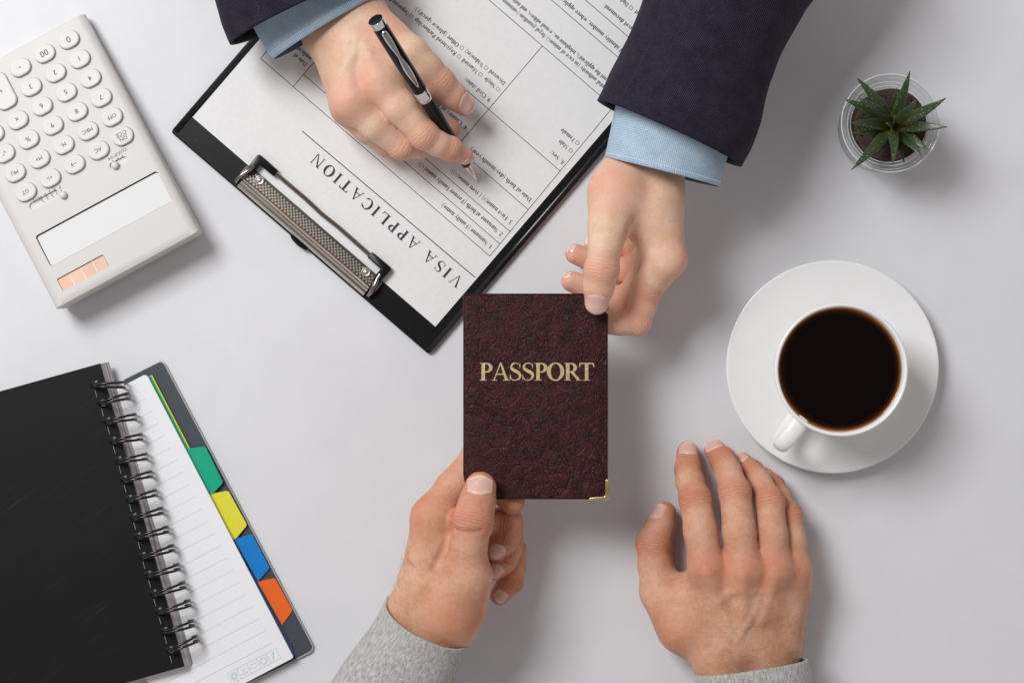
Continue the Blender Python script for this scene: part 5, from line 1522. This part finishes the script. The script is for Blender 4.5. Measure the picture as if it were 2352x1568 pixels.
loft('jacket_sleeve', [(1371, 230, 1703, 383, 64, 40, -2), (1386, 198, 1723, 338, 64, 41, -1), (1402, 166, 1745, 280, 65, 42, 0), (1425, 124, 1767, 195, 67, 43, 0), (1446, 76, 1793, 128, 69, 44, 0), (1476, -4, 1870, 0, 73, 46, 0), (1515, -110, 1935, -100, 78, 48, 0), (1560, -280, 1990, -270, 84, 50, 0)], M_navy, M_lining, pA, wr=1.8, seed=12, thick=1.8, exp=2.0, seam=M_lining)

# --- person in the grey sweater
pB = empty('person', W(1300, 1900, 0), 'person in a grey knit sweater receiving the passport, other hand resting flat', 'person')
def C_(cx, cy, z): return W(857.5 + cx * .3555, 1010.6 + cy * .3555, z)
hC = Hand(C_)
hC.finger([(500, 1100, 60, 19), (598, 860, 71, 13.6), (612, 680, 75, 11.8), (640, 520, 76, 12.6), (672, 400, 74, 11.2), (692, 305, 71.5, 9.9)], joints=(3,), k=8, dors=(0, 0, 1),
          nail=dict(c=(688, 290, 81), t=(696, 100, 76), n=(0, .1, 1), w=15.6, l=13.6, drop=2.0))
hC.finger([(385, 500, 63, 13.0), (520, 310, 52.5, 11.6), (672, 118, 45.5, 10.2), (760, 200, 47, 9.4), (815, 310, 48, 9.0), (898, 395, 49.0, 8.3)], joints=(2, 4), k=6, dors=(-.7, .4, .5))
hC.finger([(430, 590, 50, 12), (660, 540, 44, 10.6), (862, 530, 40, 9.6), (872, 590, 43, 8.8), (850, 640, 44, 8.6), (790, 700, 44, 7.6)], joints=(2,), k=5, dors=(.8, .3, .5),
          nail=dict(c=(800, 712, 50), t=(755, 760, 49), n=(.25, -.35, .9), w=9.4, l=10.5))
hC.finger([(450, 690, 44, 12), (660, 650, 36, 10.4), (866, 640, 32, 9.4), (868, 700, 33, 8.6), (840, 770, 34, 8.4), (785, 830, 34, 7.4)], joints=(2,), k=5, dors=(.8, .3, .5),
          nail=dict(c=(793, 842, 40), t=(748, 890, 39), n=(.25, -.35, .9), w=9, l=10))
hC.finger([(480, 790, 34, 11), (700, 760, 27, 9.2), (900, 720, 24, 8.4), (905, 820, 25, 8.0), (885, 915, 26, 7.6), (818, 1000, 26, 6.6)], joints=(2, 4), k=5, dors=(.8, .2, .5),
          nail=dict(c=(826, 1008, 32), t=(782, 1060, 31), n=(.3, -.35, .88), w=8.2, l=9))
for a, b in (((385, 500, 63, 13), (320, 980, 56, 15)), ((430, 590, 50, 12), (340, 1020, 48, 15)), ((450, 690, 42, 12), (370, 1050, 42, 15)), ((480, 790, 36, 11), (410, 1080, 38, 15)),
             ((500, 1100, 60, 19), (600, 900, 68, 15.5)), ((530, 760, 48, 12), (560, 950, 52, 15)), ((380, 900, 60, 16), (432, 660, 60, 12.5)), ((440, 900, 60, 13), (560, 930, 64, 13)),
             ((262, 1140, 54, 16), (262 - 215, 1140 + 430, 54, 14)), ((430, 1225, 54, 17.5), (410 - 215, 1235 + 430, 54, 14)), ((255, 1140, 54, 17), (330, 960, 56, 15)), ((440, 1235, 54, 18.5), (500, 1080, 60, 19))):
    hC.bone(a, b)
hC.groove([(392, 826), (430, 760), (458, 690), (482, 600), (500, 520), (512, 450)], 2.6, 1.7)
hC.groove([(500, 545), (545, 590), (620, 600), (700, 590)], 1.2, 0.35)
make_hand('hand', hC, M_skinM, M_nailM, pB, hairs=([(90, 640), (330, 1300)], (-0.6, 0.7, 0), 70))

def D_(cx, cy, z): return W(1408.7 + cx * .3749, 980 + cy * .3749, z)
hD = Hand(D_)
hD.finger([(575, 860, 42, 11.4), (535, 640, 40, 10.7), (503, 445, 34, 10.0), (470, 335, 25, 8.9), (458, 262, 18.5, 8.2), (456, 155, 9.5, 7.3)], joints=(2, 4), k=5,
          nail=dict(c=(462, 132, 16), t=(462, 50, 8), n=(.0, .45, .9), w=12.2, l=11))
hD.finger([(800, 880, 45, 11.4), (770, 640, 44, 10.6), (745, 400, 37, 9.8), (702, 275, 26, 8.7), (672, 205, 18.5, 8.0), (622, 142, 9.5, 7.1)], joints=(2, 4), k=5,
          nail=dict(c=(620, 112, 15), t=(585, 40, 8), n=(.05, .55, .82), w=12, l=10))
hD.finger([(985, 870, 41, 10.8), (972, 660, 40, 9.8), (958, 455, 33.5, 9.0), (892, 335, 22, 8.0), (848, 275, 15.5, 7.3), (786, 212, 8.5, 6.4)], joints=(2, 4), k=5,
          nail=dict(c=(782, 180, 13.5), t=(745, 110, 7), n=(.1, .55, .82), w=10.4, l=9.5))
hD.finger([(1105, 880, 31, 10.2), (1100, 700, 30, 8.7), (1078, 545, 25, 7.8), (1022, 425, 15, 6.8), (985, 360, 11.5, 6.3), (928, 300, 7, 5.5)], joints=(2, 4), k=5,
          nail=dict(c=(926, 268, 11.5), t=(880, 210, 6), n=(.2, .55, .78), w=8.4, l=8.4))
hD.finger([(430, 1220, 24, 15), (290, 1010, 19, 12.0), (258, 850, 16, 11.2), (250, 710, 14.5, 11.2), (290, 610, 12.5, 9.5), (316, 528, 10.5, 7.6)], joints=(3,), k=7, dors=(-.6, .1, .75),
          nail=dict(c=(284, 522, 14), t=(300, 420, 11), n=(-.72, .12, .62), w=10.5, l=12))
for a, b in (((575, 860, 42, 11.4), (700, 1330, 31, 14.5)), ((800, 880, 45, 11.4), (780, 1340, 33, 14.5)), ((985, 870, 41, 10.8), (870, 1350, 31, 14.5)), ((1105, 880, 31, 10.2), (960, 1380, 26, 15)),
             ((430, 1220, 24, 15), (290, 1010, 19, 12)), ((430, 1220, 24, 15), (640, 1400, 26, 16)), ((470, 1050, 28, 13), (640, 1200, 27, 14)), ((1100, 960, 23, 12), (1000, 1350, 22, 15)), ((620, 960, 27, 13), (950, 960, 27, 13)),
             ((400, 1010, 21, 9), (560, 940, 29, 10)), ((690, 1360, 28, 18), (710, 1950, 32, 20)), ((935, 1360, 27, 18), (930, 1950, 32, 20))):
    hD.bone(a, b)
for (x, y, z) in ((575, 862, 46.2), (800, 884, 49.2), (985, 874, 44.2), (1105, 884, 33.4)):
    hD.bone((x, y, z, 7.6), (x + (760 - x) * .05, y + 24, z - 1, 7.0))
hD.ridge([(580, 900), (625, 1020), (680, 1160), (720, 1270)], 2.2, 0.05, 5)
hD.ridge([(800, 920), (798, 1050), (792, 1200)], 2.2, 0.05, 5)
hD.ridge([(985, 910), (950, 1030), (905, 1180)], 2.2, 0.0, 5)
hD.ridge([(640, 1085), (690, 1030), (760, 1000), (860, 1010)], 1.4, 0.0, 3)
hD.ridge([(760, 1310), (830, 1190), (880, 1100), (900, 1010)], 1.4, 0.0, 3)
make_hand('hand', hD, M_skinM, M_nailM, pB, hairs=([(540, 1150), (1200, 1560)], (0.75, 0.55, 0), 150))
loft('sweater_sleeve', [(886, 1376, 1082, 1474, 53, 32, 7), (860, 1424, 1072, 1508, 53, 33, 6), (830, 1468, 1058, 1534, 54, 34, 4), (777, 1538, 1032, 1596, 55, 34, 0), (720, 1640, 985, 1690, 56, 35, 0), (660, 1760, 930, 1810, 58, 36, 0), (540, 1980, 830, 2030, 62, 38, 0), (420, 2210, 720, 2260, 66, 40, 0)], M_grey, M_greyin, pB, wr=1.6, seed=21, thick=2.6, exp=2.2)
loft('sweater_sleeve', [(1600, 1550, 1853, 1512, 36, 31, -3), (1596, 1595, 1864, 1556, 37, 32, -1), (1590, 1680, 1875, 1640, 39, 34, 0), (1580, 1800, 1890, 1780, 42, 36, 0), (1560, 2060, 1900, 2050, 48, 39, 0)], M_grey, M_greyin, pB, wr=1.4, seed=25, thick=2.6, exp=2.2)
